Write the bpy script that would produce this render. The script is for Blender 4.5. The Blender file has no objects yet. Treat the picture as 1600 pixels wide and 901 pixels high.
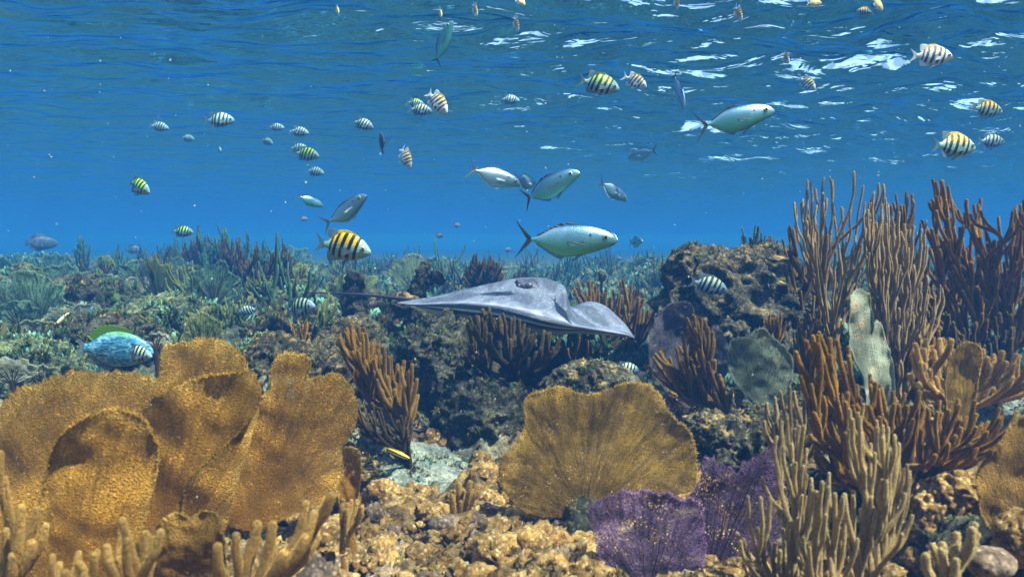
import bpy, math, random
import numpy as np
from mathutils import Vector, Matrix, Euler

C = bpy.context.scene.collection
S = bpy.context.scene
# ------------------------------------------------------------------ camera
CAMZ = 1.0
LENS = 26.0
F = LENS / 36 * 1600
PITCH = math.radians(-3.25)
cam_d = bpy.data.cameras.new('camera')
cam_d.lens = LENS; cam_d.sensor_width = 36; cam_d.clip_start = 0.05; cam_d.clip_end = 400
cam_d.dof.use_dof = True; cam_d.dof.focus_distance = 2.9; cam_d.dof.aperture_fstop = 5.6
cam = bpy.data.objects.new('camera', cam_d); C.objects.link(cam)
cam.location = (0, 0, CAMZ); cam.rotation_euler = (math.pi/2 + PITCH, 0, 0)
S.camera = cam
# ------------------------------------------------------------------ sky, sun, exposure
SUN_EL, SUN_AZ = 60.0, 120.0          # elevation; azimuth clockwise from +Y (right, behind the camera)
w = bpy.data.worlds.new('World'); S.world = w; w.use_nodes = True
nt = w.node_tree; nt.nodes.clear()
sky = nt.nodes.new('ShaderNodeTexSky'); sky.sky_type = 'NISHITA'; sky.sun_disc = False
sky.sun_elevation = math.radians(SUN_EL); sky.sun_rotation = math.radians(SUN_AZ)
bg = nt.nodes.new('ShaderNodeBackground'); bg.inputs[1].default_value = 0.15
wo = nt.nodes.new('ShaderNodeOutputWorld')
nt.links.new(sky.outputs[0], bg.inputs[0]); nt.links.new(bg.outputs[0], wo.inputs[0])
sd = bpy.data.lights.new('sun', 'SUN'); sd.energy = 5.0; sd.angle = math.radians(0.6); sd.color = (1.0, 0.95, 0.86)
sun = bpy.data.objects.new('sun', sd); C.objects.link(sun)
az, el = math.radians(SUN_AZ), math.radians(SUN_EL)
sdir = Vector((math.sin(az)*math.cos(el), math.cos(az)*math.cos(el), math.sin(el)))
sun.rotation_euler = sdir.to_track_quat('Z', 'Y').to_euler()
S.view_settings.view_transform = 'Standard'; S.view_settings.look = 'None'
S.view_settings.gamma = 1.0; S.view_settings.exposure = 1.78
cy = S.cycles
cy.max_bounces = 6; cy.diffuse_bounces = 2; cy.glossy_bounces = 3; cy.transmission_bounces = 2
cy.volume_bounces = 1; cy.transparent_max_bounces = 12; cy.use_denoising = True
cy.sample_clamp_indirect = 4.0; cy.sample_clamp_direct = 0.0

random.seed(7); RNG = np.random.default_rng(7)
SURF = 2.28                            # height of the water surface
def P(px, py, D):                      # a point seen at pixel px,py of the 1600x901 photograph, D metres ahead
    x = (px-800)/F*D; v = (450.5-py)/F*D
    c, s = math.cos(PITCH), math.sin(PITCH)
    return np.array((x, D*c - v*s, CAMZ + D*s + v*c))

# ------------------------------------------------------------------ numpy noise
_pr = np.random.default_rng(3); _perm = _pr.permutation(256); _perm = np.concatenate([_perm, _perm, _perm])
_grad = _pr.normal(size=(256, 3)); _grad /= np.linalg.norm(_grad, axis=1)[:, None]
def noise(p):
    p = np.asarray(p, float); i = np.floor(p).astype(int); f = p - i; i &= 255
    u = f*f*f*(f*(f*6-15)+10); r = 0
    for dx in (0, 1):
        for dy in (0, 1):
            for dz in (0, 1):
                h = _perm[_perm[_perm[(i[..., 0]+dx) & 255]+((i[..., 1]+dy) & 255)]+((i[..., 2]+dz) & 255)]
                g = _grad[h]
                d = g[..., 0]*(f[..., 0]-dx)+g[..., 1]*(f[..., 1]-dy)+g[..., 2]*(f[..., 2]-dz)
                wgt = (u[..., 0] if dx else 1-u[..., 0])*(u[..., 1] if dy else 1-u[..., 1])*(u[..., 2] if dz else 1-u[..., 2])
                r = r + d*wgt
    return r*1.6
def fbm(p, o=4, gain=.5, lac=2.03):
    a, r, p = 1.0, 0, np.asarray(p, float)
    for k in range(o):
        r = r + a*noise(p + 17.3*k); p = p*lac; a *= gain
    return r
def billow(p, o=4, gain=.5, lac=2.1):
    a, r, p = 1.0, 0, np.asarray(p, float)
    for k in range(o):
        r = r + a*(1-2*np.abs(noise(p + 9.1*k))); p = p*lac; a *= gain
    return r
def v3(x, y, z=0.0):
    return np.stack(np.broadcast_arrays(np.asarray(x, float), np.asarray(y, float), np.asarray(z, float)), -1)
def sstep(a, b, x):
    t = np.clip((x-a)/(b-a), 0, 1); return t*t*(3-2*t)

# ------------------------------------------------------------------ mesh helpers
class MB:
    def __init__(s): s.v, s.q, s.t, s.a, s.qm, s.tm, s.n = [], [], [], [], [], [], 0
    def add(s, v, quads=None, tris=None, attr=None, mat=0):
        v = np.asarray(v, float).reshape(-1, 3)
        if quads is not None and len(quads):
            s.q.append(np.asarray(quads)+s.n); s.qm.append(np.full(len(quads), mat))
        if tris is not None and len(tris):
            s.t.append(np.asarray(tris)+s.n); s.tm.append(np.full(len(tris), mat))
        s.v.append(v); s.a.append(np.zeros((len(v), 3)) if attr is None else np.broadcast_to(np.asarray(attr, float), v.shape)); s.n += len(v)
    def build(s, name, mats, origin=(0, 0, 0), smooth=True, parent=None, local=False):
        v = np.concatenate(s.v); a = np.concatenate(s.a)
        if not local: v = v - np.asarray(origin)
        q = np.concatenate(s.q) if s.q else np.zeros((0, 4), int); t = np.concatenate(s.t) if s.t else np.zeros((0, 3), int)
        me = bpy.data.meshes.new(name)
        me.vertices.add(len(v)); me.vertices.foreach_set('co', v.astype(np.float32).ravel())
        nl = q.size + t.size
        me.loops.add(nl); me.loops.foreach_set('vertex_index', np.concatenate([q.ravel(), t.ravel()]).astype(np.int32))
        st = np.concatenate([np.arange(len(q))*4, q.size + np.arange(len(t))*3]).astype(np.int32)
        me.polygons.add(len(st)); me.polygons.foreach_set('loop_start', st)
        me.polygons.foreach_set('use_smooth', np.full(len(st), smooth))
        mi = np.concatenate(s.qm+s.tm).astype(np.int32); me.polygons.foreach_set('material_index', mi)
        at = me.attributes.new('par', 'FLOAT_VECTOR', 'POINT'); at.data.foreach_set('vector', a.astype(np.float32).ravel())
        for m in (mats if isinstance(mats, (list, tuple)) else [mats]): me.materials.append(m)
        me.update(calc_edges=True); me.validate()
        o = bpy.data.objects.new(name, me); C.objects.link(o)
        o.location = (0, 0, 0) if parent else origin
        if parent: o.parent = parent
        return o
def grid_quads(nr, nc, closed=False):
    r = np.arange(nr-1)[:, None]; c = np.arange(nc if closed else nc-1)[None]
    c2 = (c+1) % nc
    return np.stack([r*nc+c, r*nc+c2, (r+1)*nc+c2, (r+1)*nc+c], -1).reshape(-1, 4)
def tube(mb, pts, rad, seg=7, t=None, mat=0, cap=True, rnd=0.0, ecc=1.0):
    pts = np.asarray(pts, float); n = len(pts); rad = np.broadcast_to(np.asarray(rad, float), (n,)).copy()
    if t is None: t = np.linspace(0, 1, n)
    if cap:                                              # rounded end
        d = pts[-1]-pts[-2]; d = d/(np.linalg.norm(d)+1e-9); r = rad[-1]
        add = [pts[-1]+d*r*k for k in (.45, .8, .98)]
        pts = np.vstack([pts, add]); rad = np.concatenate([rad, [r*.87, r*.55, r*.12]]); t = np.concatenate([t, [t[-1]]*3]); n += 3
    tg = np.gradient(pts, axis=0); tg /= np.linalg.norm(tg, axis=1)[:, None]+1e-9
    up = np.array((.13, 1, .21)); a = np.cross(tg, up); a /= np.linalg.norm(a, axis=1)[:, None]+1e-9; b = np.cross(a, tg)
    th = np.linspace(0, 2*math.pi, seg, endpoint=False)
    rr = rad[:, None]*(1+rnd*RNG.normal(size=(n, seg))) if rnd else rad[:, None]*np.ones((1, seg))
    v = pts[:, None]+a[:, None]*(np.cos(th)[None]*rr)[..., None]+b[:, None]*(np.sin(th)[None]*rr*ecc)[..., None]
    at = np.stack([np.repeat(t, seg), np.tile(th/6.283, n), np.repeat(rad, seg)], -1)
    mb.add(v, grid_quads(n, seg, True), attr=at, mat=mat)
    return pts, rad, a, b
def tag(o, label=None, cat=None, group=None, kind=None):
    if label: o['label'] = label
    if cat: o['category'] = cat
    if group: o['group'] = group
    if kind: o['kind'] = kind
    return o
def empty(name, loc, label, cat, group=None):
    o = bpy.data.objects.new(name, None); C.objects.link(o); o.location = loc; o.empty_display_size = .05
    return tag(o, label, cat, group)

# ------------------------------------------------------------------ materials
class NT:
    def __init__(s, name):
        s.m = bpy.data.materials.new(name); s.m.use_nodes = True; s.t = s.m.node_tree; s.t.nodes.clear()
        s.out = s.n('ShaderNodeOutputMaterial')
    def n(s, typ, **kw):
        nd = s.t.nodes.new(typ)
        for k, v in kw.items():
            if k.startswith('i_'):
                key = k[2:]; key = int(key) if key.isdigit() else key.replace('_', ' ')
                s.set(nd, key, v)
            else: setattr(nd, k, v)
        return nd
    def set(s, nd, key, v):
        if isinstance(v, bpy.types.NodeSocket): s.t.links.new(v, nd.inputs[key])
        elif isinstance(v, bpy.types.Node): s.t.links.new(v.outputs[0], nd.inputs[key])
        else:
            if isinstance(v, tuple) and len(v) == 3 and nd.inputs[key].type == 'RGBA': v = v+(1,)
            nd.inputs[key].default_value = v
    def obj(s): return s.n('ShaderNodeTexCoord').outputs['Object']
    def par(s): return s.n('ShaderNodeAttribute', attribute_name='par').outputs['Vector']
    def sep(s, v): return s.n('ShaderNodeSeparateXYZ', i_0=v).outputs
    def noise(s, v, scale, detail=4, rough=.6, dist=0.0): return s.n('ShaderNodeTexNoise', i_Vector=v, i_Scale=scale, i_Detail=float(detail), i_Roughness=rough, i_Distortion=dist).outputs[0]
    def vor(s, v, scale, feature='F1', out=0, rnd=1.0): return s.n('ShaderNodeTexVoronoi', feature=feature, i_Vector=v, i_Scale=scale, i_Randomness=rnd).outputs[out]
    def math(s, op, a, b=0.0, c=0.0, clamp=False):
        nd = s.n('ShaderNodeMath', operation=op, use_clamp=clamp)
        s.set(nd, 0, a); s.set(nd, 1, b)
        if op in ('MULTIPLY_ADD', 'COMPARE', 'SMOOTH_MIN', 'WRAP'): s.set(nd, 2, c)
        return nd.outputs[0]
    def vmul(s, v, k):
        nd = s.n('ShaderNodeVectorMath', operation='MULTIPLY'); s.set(nd, 0, v); s.set(nd, 1, k); return nd.outputs[0]
    def vadd(s, v, k):
        nd = s.n('ShaderNodeVectorMath', operation='ADD'); s.set(nd, 0, v); s.set(nd, 1, k); return nd.outputs[0]
    def ramp(s, f, stops, interp='LINEAR'):
        nd = s.n('ShaderNodeValToRGB', i_0=f); r = nd.color_ramp; r.interpolation = interp
        while len(r.elements) < len(stops): r.elements.new(.5)
        for e, (p, c) in zip(r.elements, stops):
            e.position = p; e.color = (c, c, c, 1) if isinstance(c, (int, float)) else tuple(c)+(1,)
        return nd.outputs[0]
    def mix(s, f, a, b, mode='MIX'):
        nd = s.n('ShaderNodeMix', data_type='RGBA', blend_type=mode)
        s.set(nd, 0, f); s.set(nd, 6, a); s.set(nd, 7, b); return nd.outputs[2]
    def bump(s, h, strength=.5, dist=.01, normal=None):
        nd = s.n('ShaderNodeBump', i_Height=h, i_Strength=strength, i_Distance=dist)
        if normal is not None: s.set(nd, 'Normal', normal)
        return nd.outputs[0]
    def pbsdf(s, col, rough=.7, normal=None, spec=.3, sheen=0, sheen_col=None, metal=0.0, srough=.4, coat=0):
        nd = s.n('ShaderNodeBsdfPrincipled', i_Base_Color=col, i_Roughness=rough, i_Metallic=metal)
        nd.inputs['Specular IOR Level'].default_value = spec
        if sheen:
            nd.inputs['Sheen Weight'].default_value = sheen; nd.inputs['Sheen Roughness'].default_value = srough
            if sheen_col: s.set(nd, 'Sheen Tint', sheen_col)
        if normal is not None: s.set(nd, 'Normal', normal)
        return nd.outputs[0]
    def surf(s, sh): s.t.links.new(sh, s.out.inputs[0]); return s.m
    def mixs(s, f, a, b):
        nd = s.n('ShaderNodeMixShader'); s.set(nd, 0, f); s.t.links.new(a, nd.inputs[1]); s.t.links.new(b, nd.inputs[2]); return nd.outputs[0]

def mat_rod(name, dark, mid, tip, sc=450, sheen=.6, trans=.15, bmp=.8):
    k = NT(name); o = k.obj(); p = k.sep(k.par())
    big = k.noise(o, 14, 3); fine = k.noise(o, sc*.5, 2, .7)
    c = k.mix(k.ramp(p[0], [(0, 0.0), (.75, .55), (1, 1.0)]), mid, tip)
    c = k.mix(k.ramp(big, [(.35, 0.0), (.65, 1.0)]), c, k.mix(.55, c, dark))
    c = k.mix(k.ramp(fine, [(.35, 0.0), (.6, .6)]), dark, c)
    v = k.vor(o, sc)
    h = k.math('ADD', k.math('MULTIPLY', v, -1.0), k.math('MULTIPLY', fine, .4))
    n = k.bump(h, bmp, 1.5/sc)
    b = k.pbsdf(c, .75, n, .2, sheen, tip)
    t = k.n('ShaderNodeBsdfTranslucent', i_Color=tip).outputs[0]
    return k.surf(k.mixs(trans, b, t))
def mat_fan(name, dark, mid, edge, cell=260, holes=.12, trans=.35, vein=.6, patch=None, bmp=.9, streak=(70, 5)):
    bmp *= .7
    k = NT(name); o = k.obj(); p = k.sep(k.par())      # par = spoke, distance along it, seed
    uv = k.n('ShaderNodeCombineXYZ', i_0=k.math('MULTIPLY', p[0], float(streak[0])), i_1=k.math('MULTIPLY', p[1], float(streak[1]))).outputs[0]
    wob = k.noise(o, 60, 3)
    st = k.noise(k.vadd(uv, k.vmul(wob, (1.5, .3, 0))), 1.0, 4, .65)
    of = k.vmul(o, (1, .15, 1)); net = k.vor(of, cell, 'DISTANCE_TO_EDGE'); net2 = k.vor(o, cell*.45, 'DISTANCE_TO_EDGE')
    big = k.noise(o, 9, 4)
    c = k.mix(k.ramp(p[1], [(.1, 0.0), (.8, .40), (.93, .55), (.97, 1.0)]), mid, edge)  # lit rim painted in: colour lightens towards the blade's edge
    c = k.mix(k.ramp(big, [(.35, 0.0), (.7, .45)]), c, dark)
    c = k.mix(k.math('MULTIPLY', k.ramp(st, [(.38, 1.0), (.56, 0.0)]), vein), c, dark)
    c = k.mix(k.ramp(net, [(0, 0.0), (.25, .70)]), c, dark)
    if patch:
        c = k.mix(k.ramp(k.noise(o, 16, 5, .7), [(.56, 0.0), (.64, .75)]), c, patch)
    h = k.math('ADD', k.ramp(net, [(0, 1.0), (.25, 0.0)]), k.math('ADD', k.math('MULTIPLY', st, 1.6), k.ramp(net2, [(0, .6), (.2, 0.0)])))
    n = k.bump(h, bmp, .0022)
    b = k.pbsdf(c, .8, n, .15, .35, edge)
    t = k.n('ShaderNodeBsdfTranslucent', i_Color=k.mix(.35, c, edge), i_Normal=n).outputs[0]
    s = k.mixs(trans, b, t)
    if holes > 0:
        hm = k.math('MULTIPLY', k.ramp(net, [(.13, 0.0), (.22, 1.0)]), k.ramp(k.noise(o, 40, 3), [(.45-holes, 0.0), (.75-holes, 1.0)]), clamp=True)
        s = k.mixs(hm, s, k.n('ShaderNodeBsdfTransparent').outputs[0])
    return k.surf(s)
def mat_rock(name, cols, scale=9, bmp=1.0, crust=None, fine=160):
    k = NT(name); o = k.obj()
    a = k.noise(o, scale, 8, .68, .4); b2 = k.noise(k.vadd(o, (4, 2, 7)), scale*3.2, 6, .7)
    c = k.ramp(a, [(.30, cols[0]), (.44, cols[1]), (.56, cols[2]), (.70, cols[3])])
    c = k.mix(k.ramp(b2, [(.42, 0.0), (.62, .75)]), c, cols[1])
    sp = k.vor(o, fine*.55)
    c = k.mix(k.ramp(sp, [(0.1, .8), (.45, 0.0)]), c, cols[3])
    c = k.mix(k.ramp(k.noise(o, fine*.6, 4, .7), [(.36, .85), (.52, 0.0)]), c, cols[0])
    if crust:
        g = k.sep(k.n('ShaderNodeNewGeometry').outputs['Normal'])[2]      # growth that lives on the tops of rocks
        cm = k.math('MULTIPLY', k.ramp(g, [(.15, 0.0), (.8, 1.0)]), k.ramp(k.noise(o, scale*2.3, 6, .75), [(.52, 0.0), (.62, 1.0)]))
        c = k.mix(cm, c, crust)
    h = k.math('ADD', k.noise(o, fine*.5, 8, .75), k.math('MULTIPLY', k.vor(o, fine*.3), -.6))
    n = k.bump(h, bmp, .012)
    return k.surf(k.pbsdf(c, .85, n, .2, .25, cols[3]))

def tufts(mb, pos, hgt, nm, rs, nb=9, wid=.18):
    m = len(pos)
    if m == 0: return
    idx = np.repeat(np.arange(m), nb); M_ = m*nb
    az_ = rs.uniform(0, 6.283, M_); lean = rs.uniform(.1, 1.1, M_); h = (np.broadcast_to(hgt, (m,))*rs.uniform(.45, 1.35, m))[idx]*rs.uniform(.4, 1.2, M_)
    b = pos[idx]+rs.normal(size=(M_, 3))*np.stack([h*.3, h*.3, h*0], -1)
    d = np.stack([np.cos(az_)*lean, np.sin(az_)*lean, np.ones(M_)], -1); d /= np.linalg.norm(d, axis=1)[:, None]
    sd_ = np.stack([-np.sin(az_), np.cos(az_), np.zeros(M_)], -1); w_ = (h*rs.uniform(.5, 1.4, M_)*wid)[:, None]
    mid = b+d*h[:, None]*.55+np.stack([0*h, 0*h, h*.06], -1); tip_ = b+d*h[:, None]
    v = np.stack([b-sd_*w_*.35, b+sd_*w_*.35, mid+sd_*w_, mid-sd_*w_, tip_+sd_*w_*.45, tip_-sd_*w_*.45], 1).reshape(-1, 3); i = np.arange(M_)[:, None]*6+mb.n
    mi = rs.integers(0, nm, m)[idx]
    for q in range(nm):
        ii = i[mi == q]
        if len(ii): f = np.concatenate([ii+np.array([[0, 1, 2, 3]]), ii+np.array([[3, 2, 4, 5]])]); mb.q.append(f); mb.qm.append(np.full(len(f), q))
    mb.add(v, attr=np.tile(np.array([[0, 0, 0], [0, 0, 0], [.6, 0, 0], [.6, 0, 0], [1, 0, 0], [1, 0, 0]]), (M_, 1)))
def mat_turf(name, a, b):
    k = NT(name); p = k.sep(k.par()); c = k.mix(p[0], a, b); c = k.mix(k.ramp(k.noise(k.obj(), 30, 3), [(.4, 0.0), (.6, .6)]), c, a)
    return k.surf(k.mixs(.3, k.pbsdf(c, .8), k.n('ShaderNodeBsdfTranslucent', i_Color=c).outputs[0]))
T_g = mat_turf('turf_green', (.02, .036, .010), (.15, .26, .08)); T_y = mat_turf('turf_yellow', (.06, .05, .012), (.38, .33, .09)); T_b = mat_turf('turf_brown', (.03, .018, .005), (.24, .14, .03)); T_t = mat_turf('turf_teal', (.025, .07, .05), (.26, .54, .36))

# ------------------------------------------------------------------ the air: one box of sea water
def box(name, lo, hi, mat):
    v = np.array([(x, y, z) for z in (lo[2], hi[2]) for y in (lo[1], hi[1]) for x in (lo[0], hi[0])])
    q = np.array([(0, 2, 3, 1), (4, 5, 7, 6), (0, 1, 5, 4), (2, 6, 7, 3), (0, 4, 6, 2), (1, 3, 7, 5)])
    mb = MB(); mb.add(v, q); return mb.build(name, mat, (0, 0, 0), smooth=False)
k = NT('sea_haze')
pv = k.n('ShaderNodeVolumePrincipled'); pv.inputs['Density'].default_value = 0.108
pv.inputs['Color'].default_value = (0.019, 0.090, 0.255, 1); pv.inputs['Absorption Color'].default_value = (0.08, 0.36, 0.46, 1)
pv.inputs['Anisotropy'].default_value = 0.0
k.t.links.new(pv.outputs[0], k.out.inputs[1])
hz = box('haze', (-80, -80, -1.6), (80, 80, SURF+.25), k.m); tag(hz, kind='stuff')

# ------------------------------------------------------------------ water surface, waves seen from below
def axis(dense_lo, dense_hi, step, lo, hi, g):
    a = list(np.arange(dense_lo, dense_hi, step)); s = step; x = a[-1]
    while x < hi: s *= g; x += s; a.append(x)
    s = step; x = a[0]; b = []
    while x > lo: s *= g; x -= s; b.append(x)
    return np.array(b[::-1]+a)
xs = axis(-6, 7, .028, -78, 78, 1.06); ys = axis(2.6, 9.5, .026, -78, 78, 1.022)
X, Y = np.meshgrid(xs, ys)
amp = .35 + .65*sstep(-3.0, 4.0, X)
wv = np.zeros_like(X)
q0 = v3(X*.7+.3*noise(v3(X*.5, Y*.5)), Y*1.7)
wv += .050*noise(v3(X*.45, Y*1.0, 1.2))*1.0
wv += .062*noise(v3(X*.9+.5*noise(v3(X*.6, Y*.6, 5)), Y*2.2, 3.1))
wv += .034*noise(v3(X*2.3, Y*4.5, 8.7))
wv += .010*noise(v3(X*6, Y*10, 2.7))*(Y < 14)
Z = SURF + np.clip(wv*amp*1.8, -.19, .19)
mb = MB(); mb.add(np.stack([X, Y, Z], -1), grid_quads(len(ys), len(xs)))
k = NT('water_surface'); o = k.obj()
wp = k.vadd(k.vmul(o, (1, 1, 0)), k.vmul(k.n('ShaderNodeTexNoise', i_Vector=o, i_Scale=2.2, i_Detail=3.0).outputs['Color'], (.5, .5, 0)))
c1 = k.vor(wp, 4.6, 'DISTANCE_TO_EDGE'); c2 = k.vor(k.vadd(wp, (3.3, 1.7, 0)), 9.0, 'DISTANCE_TO_EDGE')
ca = k.math('ADD', k.ramp(c1, [(0, 1.0), (.06, .55), (.13, .28), (.30, .12)]), k.math('MULTIPLY', k.ramp(c2, [(0, .9), (.14, .3), (.35, 0.0)]), .7), clamp=True)
ca = k.math('MAXIMUM', ca, .46)  # caustic light pattern painted into the surface's transparency, dapples the sun
xr = k.n('ShaderNodeMapRange', i_0=k.sep(o)[0]); xr.inputs[1].default_value = -3.5; xr.inputs[2].default_value = 3.5; xr.inputs[3].default_value = .30; xr.inputs[4].default_value = 1.05
yr = k.n('ShaderNodeMapRange', i_0=k.sep(o)[1]); yr.inputs[1].default_value = 4.0; yr.inputs[2].default_value = 18.0; yr.inputs[3].default_value = 1.0; yr.inputs[4].default_value = .6
bn = k.bump(k.math('MULTIPLY', k.math('MULTIPLY', k.math('ADD', k.noise(k.vmul(o, (.7, 1.7, 1)), 3.4, 3, .5, .8), k.math('MULTIPLY', k.noise(k.vmul(o, (.8, 1.8, 1)), 9.5, 2, .5, .4), .13)), xr.outputs[0]), yr.outputs[0]), .9, .060)
fr = k.n('ShaderNodeFresnel', i_IOR=1.333, i_Normal=bn).outputs[0]
tr = k.n('ShaderNodeBsdfTransparent', i_Color=ca).outputs[0]
gl = k.n('ShaderNodeBsdfGlossy', i_Color=(.26, .66, 1.0), i_Roughness=.03, i_Normal=bn).outputs[0]
water = mb.build('water', k.surf(k.mixs(fr, tr, gl))); tag(water, kind='structure')

# ------------------------------------------------------------------ sea bed
def ground_h(x, y):
    x = np.asarray(x, float); y = np.asarray(y, float)
    r = np.sqrt(x*x+y*y)
    base = -.665 + .17*sstep(2.2, 4.2, y) + .06*sstep(4, 9, r)
    base = base + .13*np.exp(-(((x-.0)/.75)**2+((y-3.0)/.55)**2))       # dark mound in the middle
    base = base + .10*np.exp(-(((x-1.45)/.7)**2+((y-3.1)/.6)**2))
    base = base + .10*np.exp(-(((x+1.9)/1.0)**2+((y-3.4)/1.0)**2))
    base = base - .07*np.exp(-(((x+.32)/.3)**2+((y-2.45)/.35)**2))      # pale hollow
    base = base + .09*fbm(v3(x*.9, y*.9, 4.0), 3) + .13*noise(v3(x*.33, y*.33, 9.0))*sstep(6, 10, r)
    base = base + .13*np.exp(-(((x+3.0)/1.4)**2+((y-7.6)/1.6)**2)) + .10*np.exp(-(((x-1.6)/1.0)**2+((y-8.0)/1.5)**2))
    d = billow(v3(x*3.2, y*3.2, 1.0), 4, .55)
    base = base + .045*(d-.3)*sstep(.9, 1.3, r)
    return CAMZ + base
def ground_fine(x, y):
    a = sstep(14, 5, np.sqrt(x*x+y*y))
    h = .020*billow(v3(x*13, y*13, 2.0), 2, .45) + .006*fbm(v3(x*34, y*34, 3.0), 2, .5)
    h = h - .07*sstep(.12, .50, noise(v3(x*5.5, y*5.5, 7.7)))            # pits and crevices
    return h*a
th1 = np.linspace(math.radians(-41), math.radians(41), 820); th2 = np.linspace(math.radians(41), math.radians(319), 60)[1:-1]
th = np.concatenate([th1, th2]); rr = [.45]
while rr[-1] < 70: rr.append(rr[-1]*1.0072)
rr = np.array(rr); TH, R = np.meshgrid(th, rr)
GX, GY = np.sin(TH)*R, np.cos(TH)*R
GZ = ground_h(GX, GY)+ground_fine(GX, GY)
mb = MB(); mb.add(np.stack([GX, GY, GZ], -1), grid_quads(len(rr), len(th), True))
c0 = (0, 0, CAMZ-.62); mb.add([c0], tris=None)
mb.t.append(np.stack([np.full(len(th), mb.n-1), np.roll(np.arange(len(th)), -1), np.arange(len(th))], -1)); mb.tm.append(np.zeros(len(th)))
k = NT('reef_floor'); o = k.obj(); s = k.sep(o)
a = k.noise(o, 5, 8, .7, .5); b = k.noise(k.vadd(o, (5, 1, 2)), 22, 7, .72); fz = k.noise(o, 120, 6, .75)
lowf = k.noise(o, 2.6, 3)
warm = k.ramp(b, [(.34, (.03, .016, .005)), (.44, (.20, .095, .012)), (.53, (.50, .26, .04)), (.61, (.70, .44, .12)), (.72, (.80, .64, .34))])
warm = k.mix(k.ramp(lowf, [(.42, 0.0), (.55, .8)]), warm, k.ramp(b, [(.34, (.02, .014, .005)), (.46, (.10, .065, .015)), (.56, (.28, .20, .06)), (.68, (.55, .48, .26))]))
cool = k.ramp(b, [(.30, (.010, .015, .010)), (.45, (.025, .042, .020)), (.58, (.075, .11, .05)), (.70, (.26, .32, .16))])
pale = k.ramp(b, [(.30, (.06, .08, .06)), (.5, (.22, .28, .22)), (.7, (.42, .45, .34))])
c = k.mix(k.ramp(s[1], [(.0, 0.0), (1, 1.0)]), warm, cool)
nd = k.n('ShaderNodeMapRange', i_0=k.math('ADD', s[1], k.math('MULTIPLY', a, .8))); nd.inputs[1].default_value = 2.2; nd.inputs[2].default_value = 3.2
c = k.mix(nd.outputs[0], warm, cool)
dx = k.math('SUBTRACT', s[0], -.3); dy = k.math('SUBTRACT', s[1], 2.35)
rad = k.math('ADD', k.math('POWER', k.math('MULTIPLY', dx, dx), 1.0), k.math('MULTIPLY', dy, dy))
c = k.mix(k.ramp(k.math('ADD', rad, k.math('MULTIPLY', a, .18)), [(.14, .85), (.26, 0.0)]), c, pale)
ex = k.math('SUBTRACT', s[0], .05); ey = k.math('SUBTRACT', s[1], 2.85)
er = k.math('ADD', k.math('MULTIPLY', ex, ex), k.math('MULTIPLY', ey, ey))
c = k.mix(k.ramp(k.math('ADD', er, k.math('MULTIPLY', b, .35)), [(.30, .85), (.60, 0.0)]), c, (.022, .022, .012))  # shade of the central hollow painted into the floor colour
c = k.mix(k.ramp(fz, [(.36, .85), (.50, 0.0)]), c, (.03, .02, .008))
c = k.mix(k.ramp(k.noise(o, 60, 4, .7), [(.60, 0.0), (.70, .8)]), c, (.75, .62, .42))
c = k.mix(k.ramp(k.noise(o, 11, 5, .7), [(.60, 0.0), (.66, .35)]), c, (.30, .12, .28))
h = k.math('ADD', fz, k.math('MULTIPLY', k.vor(o, 45), -.9))
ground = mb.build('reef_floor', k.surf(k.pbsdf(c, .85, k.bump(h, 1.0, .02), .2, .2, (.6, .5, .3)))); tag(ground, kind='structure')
# ================================================================== builders of the living things
def gh(x, y): return float(ground_h(np.array([x]), np.array([y]))[0])
def catmull(p, n):
    p = np.asarray(p, float); q = np.vstack([2*p[0]-p[1], p, 2*p[-1]-p[-2]])
    out = []
    for i in range(len(p)-1):
        t = np.linspace(0, 1, 12, endpoint=False)[:, None]; a, b, c, d = q[i:i+4]
        out.append(.5*((2*b)+(-a+c)*t+(2*a-5*b+4*c-d)*t*t+(-a+3*b-3*c+d)*t**3))
    out.append(p[-1:]); out = np.vstack(out)
    L = np.concatenate([[0], np.cumsum(np.linalg.norm(np.diff(out, axis=0), axis=1))])
    s = np.linspace(0, L[-1], n)
    return np.stack([np.interp(s, L, out[:, i]) for i in range(out.shape[1])], -1)
def lump(mb, c, r, sub=3, seed=0.0, amp=.3, fr=2.2, mat=0, flat=1.0, oct=4, soft=False):
    v, f = ICO[sub]
    v = v*np.asarray(r)
    p = v/np.mean(r)*fr*.5+seed
    d = (fbm(p, oct, .55) if soft else billow(p, oct, .5)-.5)
    v = v*(1+amp*d)[:, None]; v[:, 2] *= flat
    mb.add(v+np.asarray(c), tris=f, mat=mat, attr=np.stack([np.clip(v[:, 2]/(2*r[2])+.5, 0, 1), d, d*0+seed], -1))
ICO = {}
import bmesh
for s_ in range(1, 7):
    bm = bmesh.new(); bmesh.ops.create_icosphere(bm, subdivisions=s_, radius=1)
    ICO[s_] = (np.array([v.co[:] for v in bm.verts]), np.array([[v.index for v in f.verts] for f in bm.faces])); bm.free()

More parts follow.
